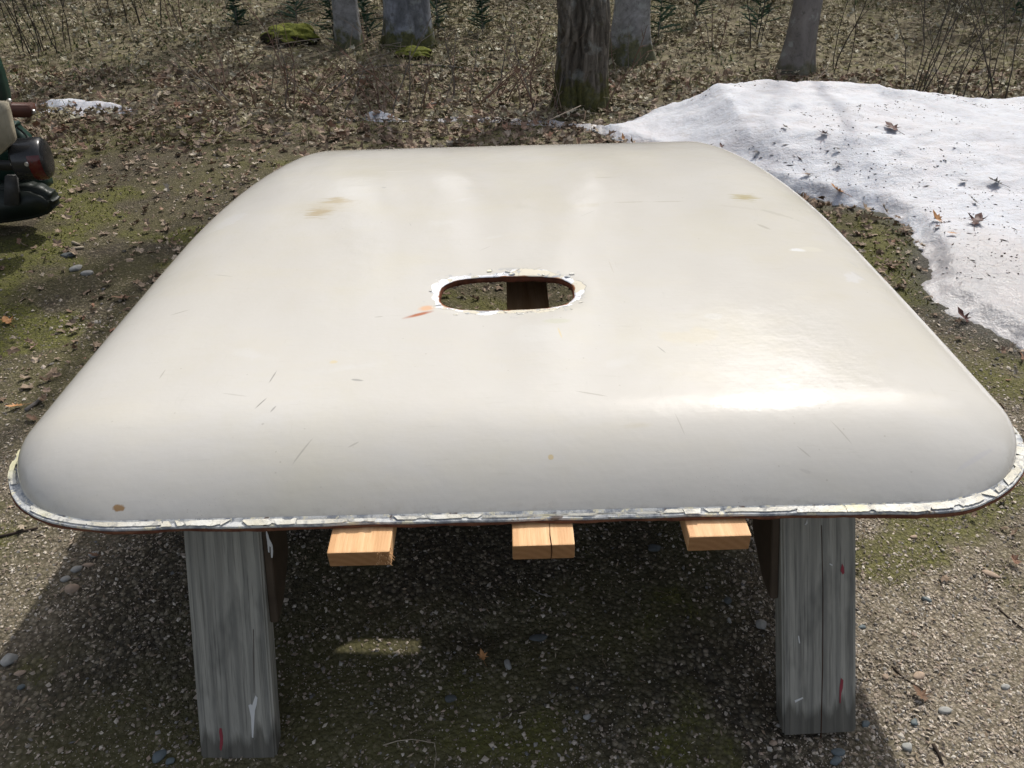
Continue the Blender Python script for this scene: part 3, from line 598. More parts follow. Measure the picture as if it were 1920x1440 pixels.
# ------------------------------------------------------------------ green trailer at the left edge
gp = simple('dark_green_paint', (.014, .042, .032), .35, .5, .3, 12); bk = simple('black_rubber', (.008, .014, .011), .5, .4, .3, 30)
blk = simple('black_glossy_plastic', (.02, .021, .023), .25, .5, .1, 30); redl = simple('red_lens', (.09, .008, .008), .2, .6, .1, 80)
bolt = simple('zinc_bolt', (.6, .6, .6), .35, .5, .2, 60, 0, .9); rbar = simple('red_brown_bar', (.085, .03, .02), .6, .4, .3, 25)
TY = 2.95
def P2(px, py, Yw=TY):
    """photo pixel -> point on the upright plane y = Yw"""
    dx, dy = (px - 960) / FPX, (py - 720) / FPX; d = Vector((dx, C0 - dy * S0, -S0 - dy * C0)); t = Yw / d.y
    return Vector((d.x * t, Yw, CAM_H + d.z * t))
tr = thing('utility_trailer', 'dark green trailer with wooden rail and black tail lamp, cut off by the left edge', 'trailer', (-2.6, TY + .3, 0))
bpy.context.view_layer.update(); tm = tr.matrix_world.inverted()
def solid(name, pts, y0, y1, mat, bev=.012, seg=3):
    bm = bmesh.new(); n = len(pts); A = []; B = []
    for px, py in pts:
        q = P2(px, py, y0); A.append(bm.verts.new(tm @ Vector((q.x, y0, max(q.z, .012))))); B.append(bm.verts.new(tm @ Vector((q.x, y1, max(q.z, .012)))))
    bm.faces.new(A); bm.faces.new(B[::-1])
    for i in range(n): bm.faces.new((A[(i + 1) % n], A[i], B[i], B[(i + 1) % n]))
    bmesh.ops.recalc_face_normals(bm, faces=bm.faces)
    bmesh.ops.bevel(bm, geom=bm.edges[:], offset=bev, segments=seg, affect='EDGES')
    me = bpy.data.meshes.new(name); bm.to_mesh(me); bm.free(); me.materials.append(mat)
    for f in me.polygons: f.use_smooth = True
    o = bpy.data.objects.new(name, me); COL.objects.link(o); o.parent = tr; return o
solid('fender', [(-300, 225), (-30, 222), (4, 232), (24, 250), (54, 290), (74, 335), (84, 372), (50, 392), (-300, 392)], TY + .05, TY + .17, gp, .03, 4)
solid('upright', [(-300, 60), (-50, 60), (-20, 110), (-6, 150), (4, 190), (4, 225), (-300, 240)], TY + .06, TY + .14, gp, .012, 3)
solid('tub', [(-900, 120), (-420, 130), (-400, 240), (-390, 360), (-900, 380)], TY + .06, TY + .8, gp, .03, 4)
solid('mudguard', [(-60, 352), (18, 350), (52, 352), (78, 362), (96, 375), (100, 388), (94, 400), (78, 409), (56, 414), (30, 418), (-60, 430)], TY - .03, TY + .06, bk, .018, 4)
solid('corner_plate', [(8, 330), (30, 330), (34, 385), (22, 387), (6, 385)], TY - .05, TY - .03, simple('dark_steel', (.05, .05, .05), .5, .4), .003)
solid('wooden_rail', [(-250, 190), (2, 196), (8, 212), (14, 240), (20, 268), (-2, 292), (-250, 300)], TY - .15, TY - .10, simple('pale_sawn_rail', (.42, .38, .29), .8, .2, .35, 14, .002), .004)
solid('cross_bar', [(-200, 196), (54, 199), (56, 221), (-200, 219)], TY + .00, TY + .05, rbar, .003)
solid('bracket', [(-80, 300), (62, 302), (60, 320), (-80, 320)], TY - .130, TY - .122, simple('black_bracket', (.02, .02, .02), .5, .4), .002)
def disc(name, px, py, r, y, mat, parent, depth=.006):
    bm = bmesh.new(); bmesh.ops.create_cone(bm, cap_ends=True, segments=14, radius1=r, radius2=r * .8, depth=depth)
    bmesh.ops.rotate(bm, verts=bm.verts, cent=(0, 0, 0), matrix=Matrix.Rotation(math.pi / 2, 3, 'X')); me = bpy.data.meshes.new(name); bm.to_mesh(me); bm.free(); me.materials.append(mat)
    q = P2(px, py, y); o = bpy.data.objects.new(name, me); COL.objects.link(o); o.parent = parent; o.location = tm @ q; return o
disc('bolt', 24, 308, .009, TY - .134, bolt, tr); disc('bolt', 50, 308, .009, TY - .134, bolt, tr); disc('bolt', 62, 210, .010, TY + .02, bolt, tr); disc('bolt', 17, 190, .010, TY + .02, bolt, tr)
# tail lamp: a barrel lying across, with a red lens band round its camera side and a black end cap
cL = P2(56, 298, TY - .06); LROT = Euler((0, math.radians(90), math.radians(14)))
def barrel(name, prof, mat, parent, a0=0., a1=2 * pi, n=48):
    full = a1 - a0 > 6.2; V_ = []; m_ = len(prof)
    for k in range(n if full else n + 1):
        a = a0 + (a1 - a0) * k / n
        for r_, x in prof: V_.append((r_ * math.cos(a), r_ * math.sin(a), x))
    kk = n if full else n + 1; F_ = [(i * m_ + q, ((i + 1) % kk) * m_ + q, ((i + 1) % kk) * m_ + q + 1, i * m_ + q + 1) for i in range(n) for q in range(m_ - 1)]
    return mesh_py(name, V_, F_, mat, parent, True)
lamp = barrel('tail_lamp', [(.0, -.058), (.035, -.060), (.045, -.056), (.052, -.035), (.071, -.045), (.076, -.038), (.077, .035), (.075, .052), (.066, .062), (.04, .066), (0, .067)], blk, tr)
lamp.location = tm @ cL; lamp.rotation_euler = LROT
le = barrel('lens', [(.0765, .012), (.0795, .016), (.0800, .034), (.0785, .047), (.0745, .055)], redl, lamp, math.radians(-115), math.radians(-20), 20)
bpy.context.view_layer.update()
V_, F_ = tube_data([tm @ P2(28, 236), tm @ P2(40, 245), tm @ P2(50, 255, TY - .02), tm @ P2(60, 266, TY - .05)], [.004] * 4, 6); mesh_py('wire', V_, F_, bk, tr, True)
# wheel on the far side, carries the trailer
bm = bmesh.new(); bmesh.ops.create_cone(bm, cap_ends=True, segments=32, radius1=.2, radius2=.2, depth=.14); bmesh.ops.bevel(bm, geom=[e for e in bm.edges if e.calc_face_angle(0) > .8], offset=.035, segments=4, affect='EDGES')
bmesh.ops.rotate(bm, verts=bm.verts, cent=(0, 0, 0), matrix=Matrix.Rotation(math.pi / 2, 3, 'Y')); me = bpy.data.meshes.new('tyre'); bm.to_mesh(me); bm.free(); me.materials.append(bk)
ty = bpy.data.objects.new('tyre', me); COL.objects.link(ty); ty.parent = tr; ty.location = (.22, .15, .2)

# ------------------------------------------------------------------ trees
def bark(name, c1, c2, c3, moss=.5, mh=.35, sx_=14, sz_=2.2, b=.01, furry=0):
    m = NT(name, .85, .2); p = m.obj(); g = m.noise(m.sc(p, sx_, sx_, sz_), 1.6, 6, .65, dist=.5); f = m.noise(p, 40, 4, .7)
    c = m.ramp(g, [(.3, c1), (.5, c2), (.68, c3)]); c = m.mix(m.mr(f, .5, .7, 0, .5), c, c1)
    li = m.noise(p, 9, 4, .6); c = m.mix(m.mr(li, .57, .64, 0, .3 if furry else .5), c, (.34, .37, .35)); l2 = m.noise(p, 26, 5, .7); c = m.mix(m.mr(l2, .56, .66, 0, .6), c, (.07, .068, .06))
    zc = m.n('ShaderNodeSeparateXYZ', {0: p}, 2); mm = m.m1('ADD', m.mr(zc, .05, mh, 1, 0), m.mr(m.noise(p, 11, 4, .6), .3, .7, -.5, .5))
    c = m.mix(m.mr(mm, .35, .75, 0, moss), c, m.mix(m.mr(m.noise(p, 60, 3), .3, .7), (.035, .042, .01), (.11, .105, .025)))
    m.set('Base Color', c); m.set('Normal', m.bump(m.m1('ADD', g, m.m1('MULTIPLY', f, .4)), b)); return m.m
B_OAK = bark('furrowed_bark', (.022, .019, .015), (.09, .078, .062), (.23, .205, .17), .75, .34, 10, 1.2, .006, 1)
B_GREY = bark('smooth_grey_bark', (.11, .11, .107), (.24, .24, .24), (.36, .365, .37), .8, .26, 5, 7, .003)
B_BLUE = bark('lichened_grey_bark', (.08, .085, .09), (.18, .19, .215), (.31, .33, .37), .9, .30, 7, 5, .004)
B_MAPLE = bark('pale_smooth_bark', (.12, .11, .105), (.20, .185, .175), (.28, .265, .255), .5, .14, 3, 1.5, .002)
B_FAR = bark('forest_bark', (.05, .045, .04), (.10, .09, .08), (.18, .165, .15), .5, .4, 8, 2, .004)
def tree(px, py, wpx, label, mat, Ht=11., furrow=0., flare=.35, yy=None, lean=(0, 0), group='tree trunks at the edge of the woods', nb=12, seed=1, low=3.4, name='tree', xy=None, rad=None, late=0):
    rnd = random.Random(seed)
    if xy: gxy = Vector((*xy, 0)); r0 = rad
    else:
        g = at(px, py); gxy = g; zd = g.y * C0 + CAM_H * S0; r0 = wpx * zd / FPX / 2
    gz = float(ground_z(gxy.x, gxy.y)) - .03
    if not xy and gz > -.02:
        gxy = at(px, py, gz + .03); 
    t = thing(name, label, 'tree', (gxy.x, gxy.y, gz), 0, group)
    n = 96 if furrow else 40; zz = np.concatenate([np.linspace(0, 1.3, 110 if furrow else 44)[:-1], np.linspace(1.3, Ht, 26)])
    ths = np.linspace(0, 2 * pi, n, endpoint=False); A, Zg = np.meshgrid(ths, zz)
    R = r0 * (1 - .75 * (Zg / Ht) ** 1.1) * (1 + flare * np.exp(-Zg / .13) * (1 + .55 * np.sin(A * 4 + seed) + .3 * np.sin(A * 7 + 2 * seed)))
    R = R * (1 + .06 * (fbm(np.cos(A) * 2 + 5, Zg * 1.5 + np.sin(A) * 2, seed, 3) - .5))
    if furrow:
        fx = A / (2 * pi) * 22
        wv = fbm(Zg * 4.2, A * 1.2, seed + 4, 3) * 1.5
        rd = np.abs(((fx + wv + .25 * np.sin(Zg * 23 + A * 5)) % 1) - .5) * 2
        br_ = vn(Zg * 9 + A * 3, A * 6, seed + 9) > .78
        R = R - furrow * (np.clip(1 - rd * 1.6, 0, 1) ** .8) * (~br_) + furrow * .35 * (fbm(A * 14, Zg * 14, seed + 7, 3) - .5)
    lz = (lambda q: np.clip(np.asarray(q, float) - .5, 0, None) ** 1.0) if late else (lambda q: np.asarray(q, float))
    cx = lean[0] * lz(Zg) + .10 * (fbm(Zg * .5, Zg * 0, seed + 1, 2) - .5) * np.clip(Zg - .8, 0, 3); cy = lean[1] * lz(Zg)
    V_ = np.stack([cx + R * np.cos(A), cy + R * np.sin(A), Zg], -1).reshape(-1, 3)
    I = np.arange(len(zz) * n).reshape(len(zz), n); J = np.roll(I, -1, 1)
    mesh_np('trunk', V_, np.stack([I[:-1], J[:-1], J[1:], I[1:]], -1).reshape(-1, 4), mat, t, True)
    Vb, Fb = [], []
    def grow(p0, d, L, r, dep):
        pts = [p0]; rr = [r]; k = 5 if dep < 2 else 3; q = Vector(p0)
        for i in range(k):
            d = (d + Vector((rnd.gauss(0, .16), rnd.gauss(0, .16), rnd.gauss(.06, .12)))).normalized(); q = q + d * L / k; pts.append(q.copy()); rr.append(max(.002, r * (1 - .8 * (i + 1) / k)))
            if dep < 3 and i > 0:
                for _ in range(2 if dep < 2 else 1):
                    dd2 = (d + Vector((rnd.gauss(0, .6), rnd.gauss(0, .6), rnd.gauss(.15, .4)))).normalized(); grow(q.copy(), dd2, L * rnd.uniform(.35, .6), rr[-1] * .6, dep + 1)
        tube_data(pts, rr, 5 if dep < 1 else 3, Vb, Fb, False)
    for k in range(nb):
        z_ = low + (Ht - low) * (k + rnd.random()) / nb; a = rnd.uniform(0, 2 * pi); L = lerp(2.4, .8, (z_ - low) / (Ht - low)) * rnd.uniform(.7, 1.2)
        rr = r0 * (1 - .75 * (z_ / Ht) ** 1.1)
        grow(Vector((lean[0] * float(lz(z_)) + math.cos(a) * rr * .5, lean[1] * float(lz(z_)) + math.sin(a) * rr * .5, z_)), Vector((math.cos(a), math.sin(a), .55)).normalized(), L, min(rr * .4, .04), 1)
    if Vb: mesh_py('branches', Vb, Fb, mat, t)['kind'] = 'stuff'
    return t
tree(1088, 190, 96, 'thick trunk with deeply furrowed bark and mossy foot, in front of the others', B_OAK, 8, .028, .28, seed=5, lean=(-.12, .25), late=1)
tree(1178, 104, 62, 'grey trunk with mossy base close behind the furrowed trunk', B_GREY, 7, .0, .45, seed=8, lean=(.15, .3), late=1)
tree(768, 92, 84, 'broad bluish grey lichened trunk with mossy orange brown foot', B_BLUE, 8, .0, .35, seed=3, lean=(.42, .45), late=1, nb=5)
tree(656, 92, 46, 'slim grey trunk left of the broad bluish trunk, green seedlings at its foot', B_GREY, 7, .0, .3, seed=12, lean=(-.4, .45), late=1, nb=5)
tree(1490, 132, 52, 'slender smooth pale trunk standing behind the crest of the snow bank', B_MAPLE, 5.5, .0, .45, seed=14, lean=(.38, .72), nb=5, late=1)
woods = [(-8.5, 10.5), (-4.6, 14.5), (-2.9, 15.9), (-1.6, 14.), (-.2, 15.8), (1.5, 14.4), (2.2, 14.), (9.6, 10.5), (10.4, 13), (-8.5, 14), (-5.2, 16), (-.9, 17.5), (3.2, 17.5), (13.2, 17.5), (-10.5, 8), (11, 8.5), (-12, 17), (12, 15)]
protos = [tree(0, 0, 0, 'tall bare tree deeper in the woods, its trunk above the frame', B_FAR, 15, 0, .3, xy=woods[k], rad=.16 + .03 * k, seed=30 + k, nb=16, group='bare trees deeper in the woods', low=3) for k in range(3)]
for i, (x, y) in enumerate(woods[3:]):
    src = protos[i % 3]; c_ = src.copy(); COL.objects.link(c_); c_.location = (x, y, float(ground_z(x, y)) - .03); c_.rotation_euler = (0, 0, i * 1.3); c_.scale = (1, 1, 1)
    for ch in src.children: d = ch.copy(); COL.objects.link(d); d.parent = c_
# far wood: one ragged mass of evergreen foliage
n = 60000; a = rng.uniform(-1.35, 1.35, n); r = rng.uniform(19, 27, n); top = 11 + 5.5 * fbm(a * 7, a * 0, 51, 4)
hz = top * rng.random(n) ** .8; X_, Y_ = np.sin(a) * r, np.cos(a) * r
el = np.arctan2(hz - 1.2, r); gap = np.zeros(n, bool)
for ga, gw, ge in ((-18, 1.5, 20), (-12, 3.0, 12), (-6.2, 2.2, 12), (5.6, 2.2, 15), (1.6, 1.2, 17)): gap |= (np.abs(np.degrees(a) - ga + np.degrees(el) * .05 * ((ga > 0) - .5)) < gw) & (np.degrees(el) > ge)
a, r, hz, X_, Y_ = a[~gap], r[~gap], hz[~gap], X_[~gap], Y_[~gap]; n = len(a)
tag(mass('far_woods', [(-.5, 0, 0), (.5, 0, 0), (.3, .1, .6), (-.3, -.1, .6)], [(0, 1, 2, 3)], np.stack([X_, Y_, hz], 1), rots(n, .8), rng.uniform(.25, .6, (n, 1)) * np.ones((1, 3)), M['needle'], .3), 'dark evergreen woods far behind the bare trees', 'woods', kind='stuff')

# ------------------------------------------------------------------ scattered ground stuff
octa = [(1, 0, 0), (0, 1, 0), (-1, 0, 0), (0, -1, 0), (0, 0, 1), (0, 0, -.8)]; octf = [(0, 1, 4), (1, 2, 4), (2, 3, 4), (3, 0, 4), (1, 0, 5), (2, 1, 5), (3, 2, 5), (0, 3, 5)]
boxv = [(-1, -1, -1), (1, -1, -1), (1, 1, -1), (-1, 1, -1), (-1, -1, 1), (1, -1, 1), (1, 1, 1), (-1, 1, 1)]; boxf = [(4, 5, 6, 7), (0, 1, 5, 4), (1, 2, 6, 5), (2, 3, 7, 6), (3, 0, 4, 7)]
def pts_in(n, y0, y1, k=.72, pw=1., pad=.15):
    u = rng.random(n) ** pw; y = y0 + (y1 - y0) * u; hwid = k * (y * C0 + CAM_H * S0) + pad; x = rng.uniform(-1, 1, n) * hwid; return x, y
def not_snow(x, y, m=-.0): return poly_sd(x, y, SNOW) < m
def gravel(name, n, y0, y1, s0, s1, pw=1., flat=.55):
    x, y = pts_in(n, y0, y1, pw=pw); dn_ = np.clip(.22 + 1.5 * (fbm(x * 3.1, y * 3.1, 25, 5) - .40) + .55 * sstep(.35, 1., x) * (y < 2.6), .12, 1); ok = (rng.random(n) < dn_) & not_snow(x, y) & (rng.random(n) > .75 * litter_f(x, y)) & (rng.random(n) > .55 * moss_f(x, y)); x, y = x[ok], y[ok]; n = len(x)
    s = s0 + (s1 - s0) * rng.random(n) ** 6; S = np.stack([s, s * rng.uniform(.5, 1, n), s * rng.uniform(.3, flat + .2, n)], 1)
    o = mass(name, octa, octf, np.stack([x, y, ground_z(x, y) + s * .2], 1), rots(n, .35), S, M['pebble'], .35); return tag(o, 'loose fine gravel of mixed pale and dark stone chips', 'gravel', kind='stuff')
gravel('gravel', 190000, .55, 2.3, .0011, .0062, 1.15)
gravel('gravel', 40000, 1.9, 4.3, .0018, .010, .9)
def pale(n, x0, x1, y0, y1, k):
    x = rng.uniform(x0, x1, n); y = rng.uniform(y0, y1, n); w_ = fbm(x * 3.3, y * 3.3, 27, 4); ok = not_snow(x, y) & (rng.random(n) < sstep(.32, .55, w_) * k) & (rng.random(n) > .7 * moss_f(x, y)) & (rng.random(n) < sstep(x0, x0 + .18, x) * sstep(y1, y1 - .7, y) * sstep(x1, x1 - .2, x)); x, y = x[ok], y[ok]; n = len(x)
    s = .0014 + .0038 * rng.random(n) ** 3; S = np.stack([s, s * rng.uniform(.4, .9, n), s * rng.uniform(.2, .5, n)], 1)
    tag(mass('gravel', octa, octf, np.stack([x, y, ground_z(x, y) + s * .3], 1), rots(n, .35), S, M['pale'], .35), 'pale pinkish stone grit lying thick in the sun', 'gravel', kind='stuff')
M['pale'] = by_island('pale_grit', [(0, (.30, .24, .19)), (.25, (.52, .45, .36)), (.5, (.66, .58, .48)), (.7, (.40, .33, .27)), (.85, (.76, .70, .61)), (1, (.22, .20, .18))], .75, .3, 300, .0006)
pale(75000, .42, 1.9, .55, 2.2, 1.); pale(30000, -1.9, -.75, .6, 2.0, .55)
def chips(n, y0, y1, s0, s1, pw=1.):
    x, y = pts_in(n, y0, y1, pw=pw); ok = not_snow(x, y) & (rng.random(n) > .6 * moss_f(x, y)) & (rng.random(n) > .75 * (np.abs(x + .1) < .6) * (y < 2.4)); x, y = x[ok], y[ok]; n = len(x)
    s = s0 + (s1 - s0) * rng.random(n) ** 4; S = np.stack([s, s * rng.uniform(.18, .45, n), s * .16], 1)
    o = mass('wood_chips', octa, octf, np.stack([x, y, ground_z(x, y) + .003], 1), rots(n, .3), S, M['chip'], .3); tag(o, 'dry pale wood chips and splinters mixed into the gravel', 'wood chips', kind='stuff')
chips(22000, .55, 2.6, .0018, .0075, 1.1); chips(8000, 2.4, 4.2, .004, .012)
def leaf_tpl(lobes, n=12, cur=.25):
    V_ = [(0, 0, 0)]
    for i in range(n):
        a = 2 * pi * i / n; r = (1 if i % 2 == 0 else lobes) * (1 if abs(math.sin(a)) > .3 else .8); x = math.cos(a) * r; y = math.sin(a) * r * .62
        V_.append((x, y, cur * (y * y * 1.4 + x * x * .5) + .06 * math.sin(a * 3)))
    return V_, [(0, i + 1, (i + 1) % n + 1) for i in range(n)]
def leaves(name, n, y0, y1, s0, s1, mat, dens, label, tilt=.45, pw=1., lob=.55, cur=.5, lift=.012):
    x, y = pts_in(n, y0, y1, pad=.6, pw=pw); ok = not_snow(x, y) & (rng.random(n) < dens(x, y)); x, y = x[ok], y[ok]; n = len(x); tv, tf = leaf_tpl(lob, cur=cur)
    s = rng.uniform(s0, s1, n); tag(mass(name, tv, tf, np.stack([x, y, ground_z(x, y) + lift * rng.random(n) + .002], 1), rots(n, tilt), s[:, None] * np.stack([np.ones(n), rng.uniform(.6, 1.1, n), rng.choice([-1, 1, 1.6], n)], 1), mat, .22), label, 'fallen leaves', kind='stuff')
leaves('leaf_litter', 9000, 2.9, 5.6, .018, .046, M['litter'], lambda x, y: litter_f(x, y), 'thick drift of brown dead leaves along the edge of the woods', .5, lift=.03)
leaves('leaf_litter', 8500, 1.6, 4.4, .010, .030, M['litter'], lambda x, y: .16 * (y > 2) + .05 + .6 * litter_f(x, y + .6) + .4 * (vn(x * 1.5, y * 1.5, 71) > .72), 'scattered brown leaves on the gravel drive', .4)
leaves('leaf_litter', 42000, 4.4, 12., .016, .040, M['litter2'], lambda x, y: .35 + .65 * (fbm(x * 1.4, y * 1.4, 73, 3) > .45), 'bleached leaf litter covering the forest floor', .5, pw=.9, lift=.04)
leaves('leaf_litter', 900, 1.1, 2.3, .008, .022, M['litter'], lambda x, y: (x > .9) * .5 + (x < -.8) * .3, 'few dry leaf scraps on the gravel beside the roof', .4)
def blades(name, n, y0, y1, h0, h1, mat, dens, label, cat, wd=.0012, bend=.5, pw=1.):
    x, y = pts_in(n, y0, y1, pad=.4, pw=pw); ok = not_snow(x, y, -.02) & (rng.random(n) < dens(x, y)); x, y = x[ok], y[ok]; n = len(x); h = rng.uniform(h0, h1, n)
    tv = [(-1, 0, 0), (1, 0, 0), (.6, .25 * bend, .55), (-.6, .25 * bend, .55), (0, bend, 1)]; S = np.stack([wd * (1 + h * 8), h, h], 1)
    V_, tf = np.array(tv), np.array([(0, 1, 2), (0, 2, 3), (3, 2, 4)]); tag(mass(name, V_, tf, np.stack([x, y, ground_z(x, y)], 1), rots(n, .35), S, mat, .1), label, cat, kind='stuff')
blades('moss', 60000, .6, 2.4, .002, .006, M['grass'], lambda x, y: moss_f(x, y) * .9, 'low yellow green moss growing through the gravel', 'moss', .0012, .8)
blades('moss', 26000, 2.2, 4.6, .004, .012, M['grass'], lambda x, y: moss_f(x, y), 'low yellow green moss on the drive by the trailer', 'moss', .003, .8)
M['straw'] = by_island('dry_straw_grass', [(0, (.13, .13, .05)), (.5, (.24, .225, .105)), (1, (.38, .34, .20))])
blades('grass', 30000, 4.0, 11, .03, .10, M['straw'], lambda x, y: .15 + .85 * (fbm(x * 1.1, y * 1.1, 81, 3) > .49), 'thin dry and green grass in the woods', 'grass', .0016, .5, .8)
blades('undergrowth', 14000, 5.0, 12, .012, .05, M['weed'], lambda x, y: (fbm(x * .8, y * .8, 83, 3) > .54) * 1. + (x < -2.6) * .25, 'patchy green undergrowth on the forest floor', 'undergrowth', .006, .8, .8)
# twigs lying about
def twigs(n, y0, y1, l0, l1, r, dens, label, pw=1., lift=.01, up=.12):
    x, y = pts_in(n, y0, y1, pad=.5, pw=pw); ok = (rng.random(n) < dens(x, y)) & not_snow(x, y); x, y = x[ok], y[ok]; n = len(x); L = l0 + (l1 - l0) * rng.random(n) ** 2
    tv = []; ts = [0, .33, .66, 1]
    for i, t in enumerate(ts):
        for k in range(3): a = 2 * pi * k / 3; tv.append((t - .5, .08 * math.sin(t * 5) + math.cos(a) * .5 * (1.2 - t) * .02, .04 * math.sin(t * 3) + math.sin(a) * .5 * (1.2 - t) * .02))
    tf = [(i * 3 + k, i * 3 + (k + 1) % 3, (i + 1) * 3 + (k + 1) % 3, (i + 1) * 3 + k) for i in range(3) for k in range(3)]
    S = np.stack([L, r * 60 + L * .35, r * 60 + L * .35], 1)
    tag(mass('twig_litter', tv, tf, np.stack([x, y, ground_z(x, y) + lift * (.3 + rng.random(n))], 1), rots(n, up), S, M['twig'], .0), label, 'twigs', kind='stuff')
twigs(2600, 3.9, 10, .10, .55, .0012, lambda x, y: x * 0 + 1, 'fine dry twigs strewn over the leaves of the woods', .8, .05, .22)
twigs(700, .6, 3.6, .015, .07, .0004, lambda x, y: x * 0 + .8, 'tiny straws and twigs on the gravel', 1, .006, .1)
# specks and needles on the snow
n = 16000; x = rng.uniform(.5, 3.6, n); y = rng.uniform(1.9, 4.5, n); sd_ = poly_sd(x, y, SNOW); dn_ = fbm(x * 2.5, y * 3.5, 91, 4); ok = (sd_ > .05) & (rng.random(n) < sstep(.45, .62, dn_)); x, y = x[ok], y[ok]; n = len(x)
hs, _, _ = snow_h(x, y); s = .0012 + .006 * rng.random(n) ** 5; S = np.stack([s * rng.choice([1, 1, 2.5], n), s * .6, s * .4], 1)
tag(mass('snow_debris', octa, octf, np.stack([x, y, ground_z(x, y) + hs + .0008], 1), rots(n, .2), S, simple('dark_forest_dirt', (.07, .055, .045), .9, .1), .3), 'dark needles and bark specks lying on the snow bank', 'debris', kind='stuff')

# ------------------------------------------------------------------ single things on the ground
def leaf_mesh(kind, seed, size, cur=.5):
    r_ = random.Random(seed); pts = []
    if kind == 'maple': an = [(-90, .55), (-60, .62), (-48, .34), (-22, .85), (-8, .42), (18, .92), (38, .40), (62, .66), (90, 1.1), (118, .66), (142, .40), (162, .92), (188, .42), (202, .85), (228, .34), (240, .62)]
    else: an = [(-90, .9), (-76, .42), (-55, .62), (-38, .34), (-12, .55), (8, .32), (34, .66), (50, .38), (70, .72), (90, 1.15), (110, .72), (130, .38), (146, .66), (172, .32), (192, .55), (218, .34), (235, .62), (256, .42)]
    for a, r in an: a = math.radians(a + r_.uniform(-4, 4)); r *= r_.uniform(.85, 1.12); pts.append((math.cos(a) * r, math.sin(a) * r))
    n = len(pts); V_ = [(0, 0, 0)] + [(x * .5, y * .5, 0) for x, y in pts] + [(x, y, 0) for x, y in pts]
    o = []
    for x, y, _ in V_:
        z_ = cur * (x * x * 1.1 + .35 * y * y) + .08 * math.sin(x * 5 + seed) * math.cos(y * 4); o.append((x * size * (1 - .25 * cur * abs(x)), y * size, z_ * size))
    F_ = [(0, 1 + i, 1 + (i + 1) % n) for i in range(n)] + [(1 + i, 1 + n + i, 1 + n + (i + 1) % n, 1 + (i + 1) % n) for i in range(n)]
    tube_data([(0, -size * .5, 0), (size * .05, -size * 1.0, size * .05), (size * .2, -size * 1.5, size * .02)], [size * .02] * 3, 4, o, F_)
    return o, F_
def one_leaf(px, py, size, mat, label, kind='oak', cur=.6, tilt=(.2, .1), rz=0., on='g', seed=1, name='fallen_leaf', group='single leaves lying on the snow'):
    if on == 's':
        q = at(px, py)
        for _ in range(14): zz = snow_z(q.x, q.y); q = at(px, py, (zz + q.z) / 2)
        z0 = snow_z(q.x, q.y)
    else: q = at(px, py); z0 = float(ground_z(q.x, q.y))
    size *= 1.3 if on == 's' else 1.15; V_, F_ = leaf_mesh(kind, seed, size, cur * .6); o = mesh_py(name, V_, F_, M[mat]); o.location = (q.x, q.y, z0 + .008 + size * .1); o.rotation_euler = (tilt[0] * .6, tilt[1] * .6, rz)
    return tag(o, label, 'leaf', group)
one_leaf(1672, 244, .040, 'leaf_red', 'dark red maple leaf lying high on the snow bank, the uppermost large one', 'maple', .4, (.3, 0), .3, 's', 2)
one_leaf(1544, 254, .024, 'leaf_red', 'small dark curled leaf left of the uppermost red leaf on the snow', 'maple', .9, (.3, .4), 1.3, 's', 3)
one_leaf(1571, 362, .034, 'leaf_orange', 'bright orange curled oak leaf on the snow just above the bare ground', 'oak', 1.2, (.6, .2), 1.2, 's', 4)
one_leaf(1506, 359, .020, 'leaf_brown', 'brown leaf frozen into the ice beside the roof edge', 'oak', .3, (.1, .1), 1.6, 's', 5)
one_leaf(1755, 414, .028, 'leaf_orange', 'pale orange spiky leaf above a dark scrap on the lower snow', 'oak', 1.3, (.7, .1), .4, 's', 6)
one_leaf(1757, 428, .018, 'leaf_red', 'small dark scrap just under the pale orange spiky leaf', 'oak', .6, (.1, .1), 2.4, 's', 7)
one_leaf(1830, 419, .036, 'leaf_red', 'dark reddish brown maple leaf, rightmost of the large leaves on the lower snow', 'maple', .8, (.5, -.3), -.7, 's', 8)
one_leaf(1866, 346, .030, 'leaf_grey', 'blackish ragged leaf near the right edge of the snow', 'maple', .7, (.4, .2), .9, 's', 9)
one_leaf(1805, 343, .020, 'leaf_grey', 'small grey leaf left of the blackish ragged leaf', 'maple', .5, (.2, .2), 2., 's', 10)
one_leaf(1572, 312, .018, 'leaf_grey', 'small wet grey leaf in the middle of the snow above the orange leaf', 'oak', .3, (.1, .1), 1.4, 's', 11)
one_leaf(1472, 241, .016, 'leaf_grey', 'tiny dark leaf on the upper snow left of the curled one', 'oak', .5, (.2, .1), .4, 's', 12)
one_leaf(1570, 282, .014, 'leaf_grey', 'tiny grey leaf on the snow under the dark curled leaf', 'oak', .5, (.2, .1), 1.4, 's', 13)
one_leaf(1419, 289, .018, 'leaf_grey', 'small dark leaf on the snow close to the rear corner of the roof', 'maple', .6, (.2, .1), 1.9, 's', 14)
one_leaf(1352, 278, .016, 'leaf_red', 'small reddish leaf at the foot of the snow right behind the roof', 'maple', .8, (.6, .1), .2, 's', 15)
one_leaf(1828, 382, .014, 'leaf_grey', 'tiny grey scrap above the rightmost large leaf', 'oak', .4, (.2, .1), .2, 's', 16)
one_leaf(1786, 441, .016, 'leaf_orange', 'thin pale orange scrap below the spiky leaf on the snow', 'oak', .2, (.1, .1), 1.5, 's', 17)
one_leaf(1168, 262, .018, 'leaf_orange', 'small upright orange leaf stuck in the ice behind the roof', 'oak', 1.0, (1.1, .1), .2, 's', 18)
G2 = 'single leaves lying on the drive'
one_leaf(16, 607, .026, 'leaf_orange', 'bright orange star shaped leaf on the gravel at the left edge', 'maple', .7, (.3, .2), .8, 'g', 21, group=G2)
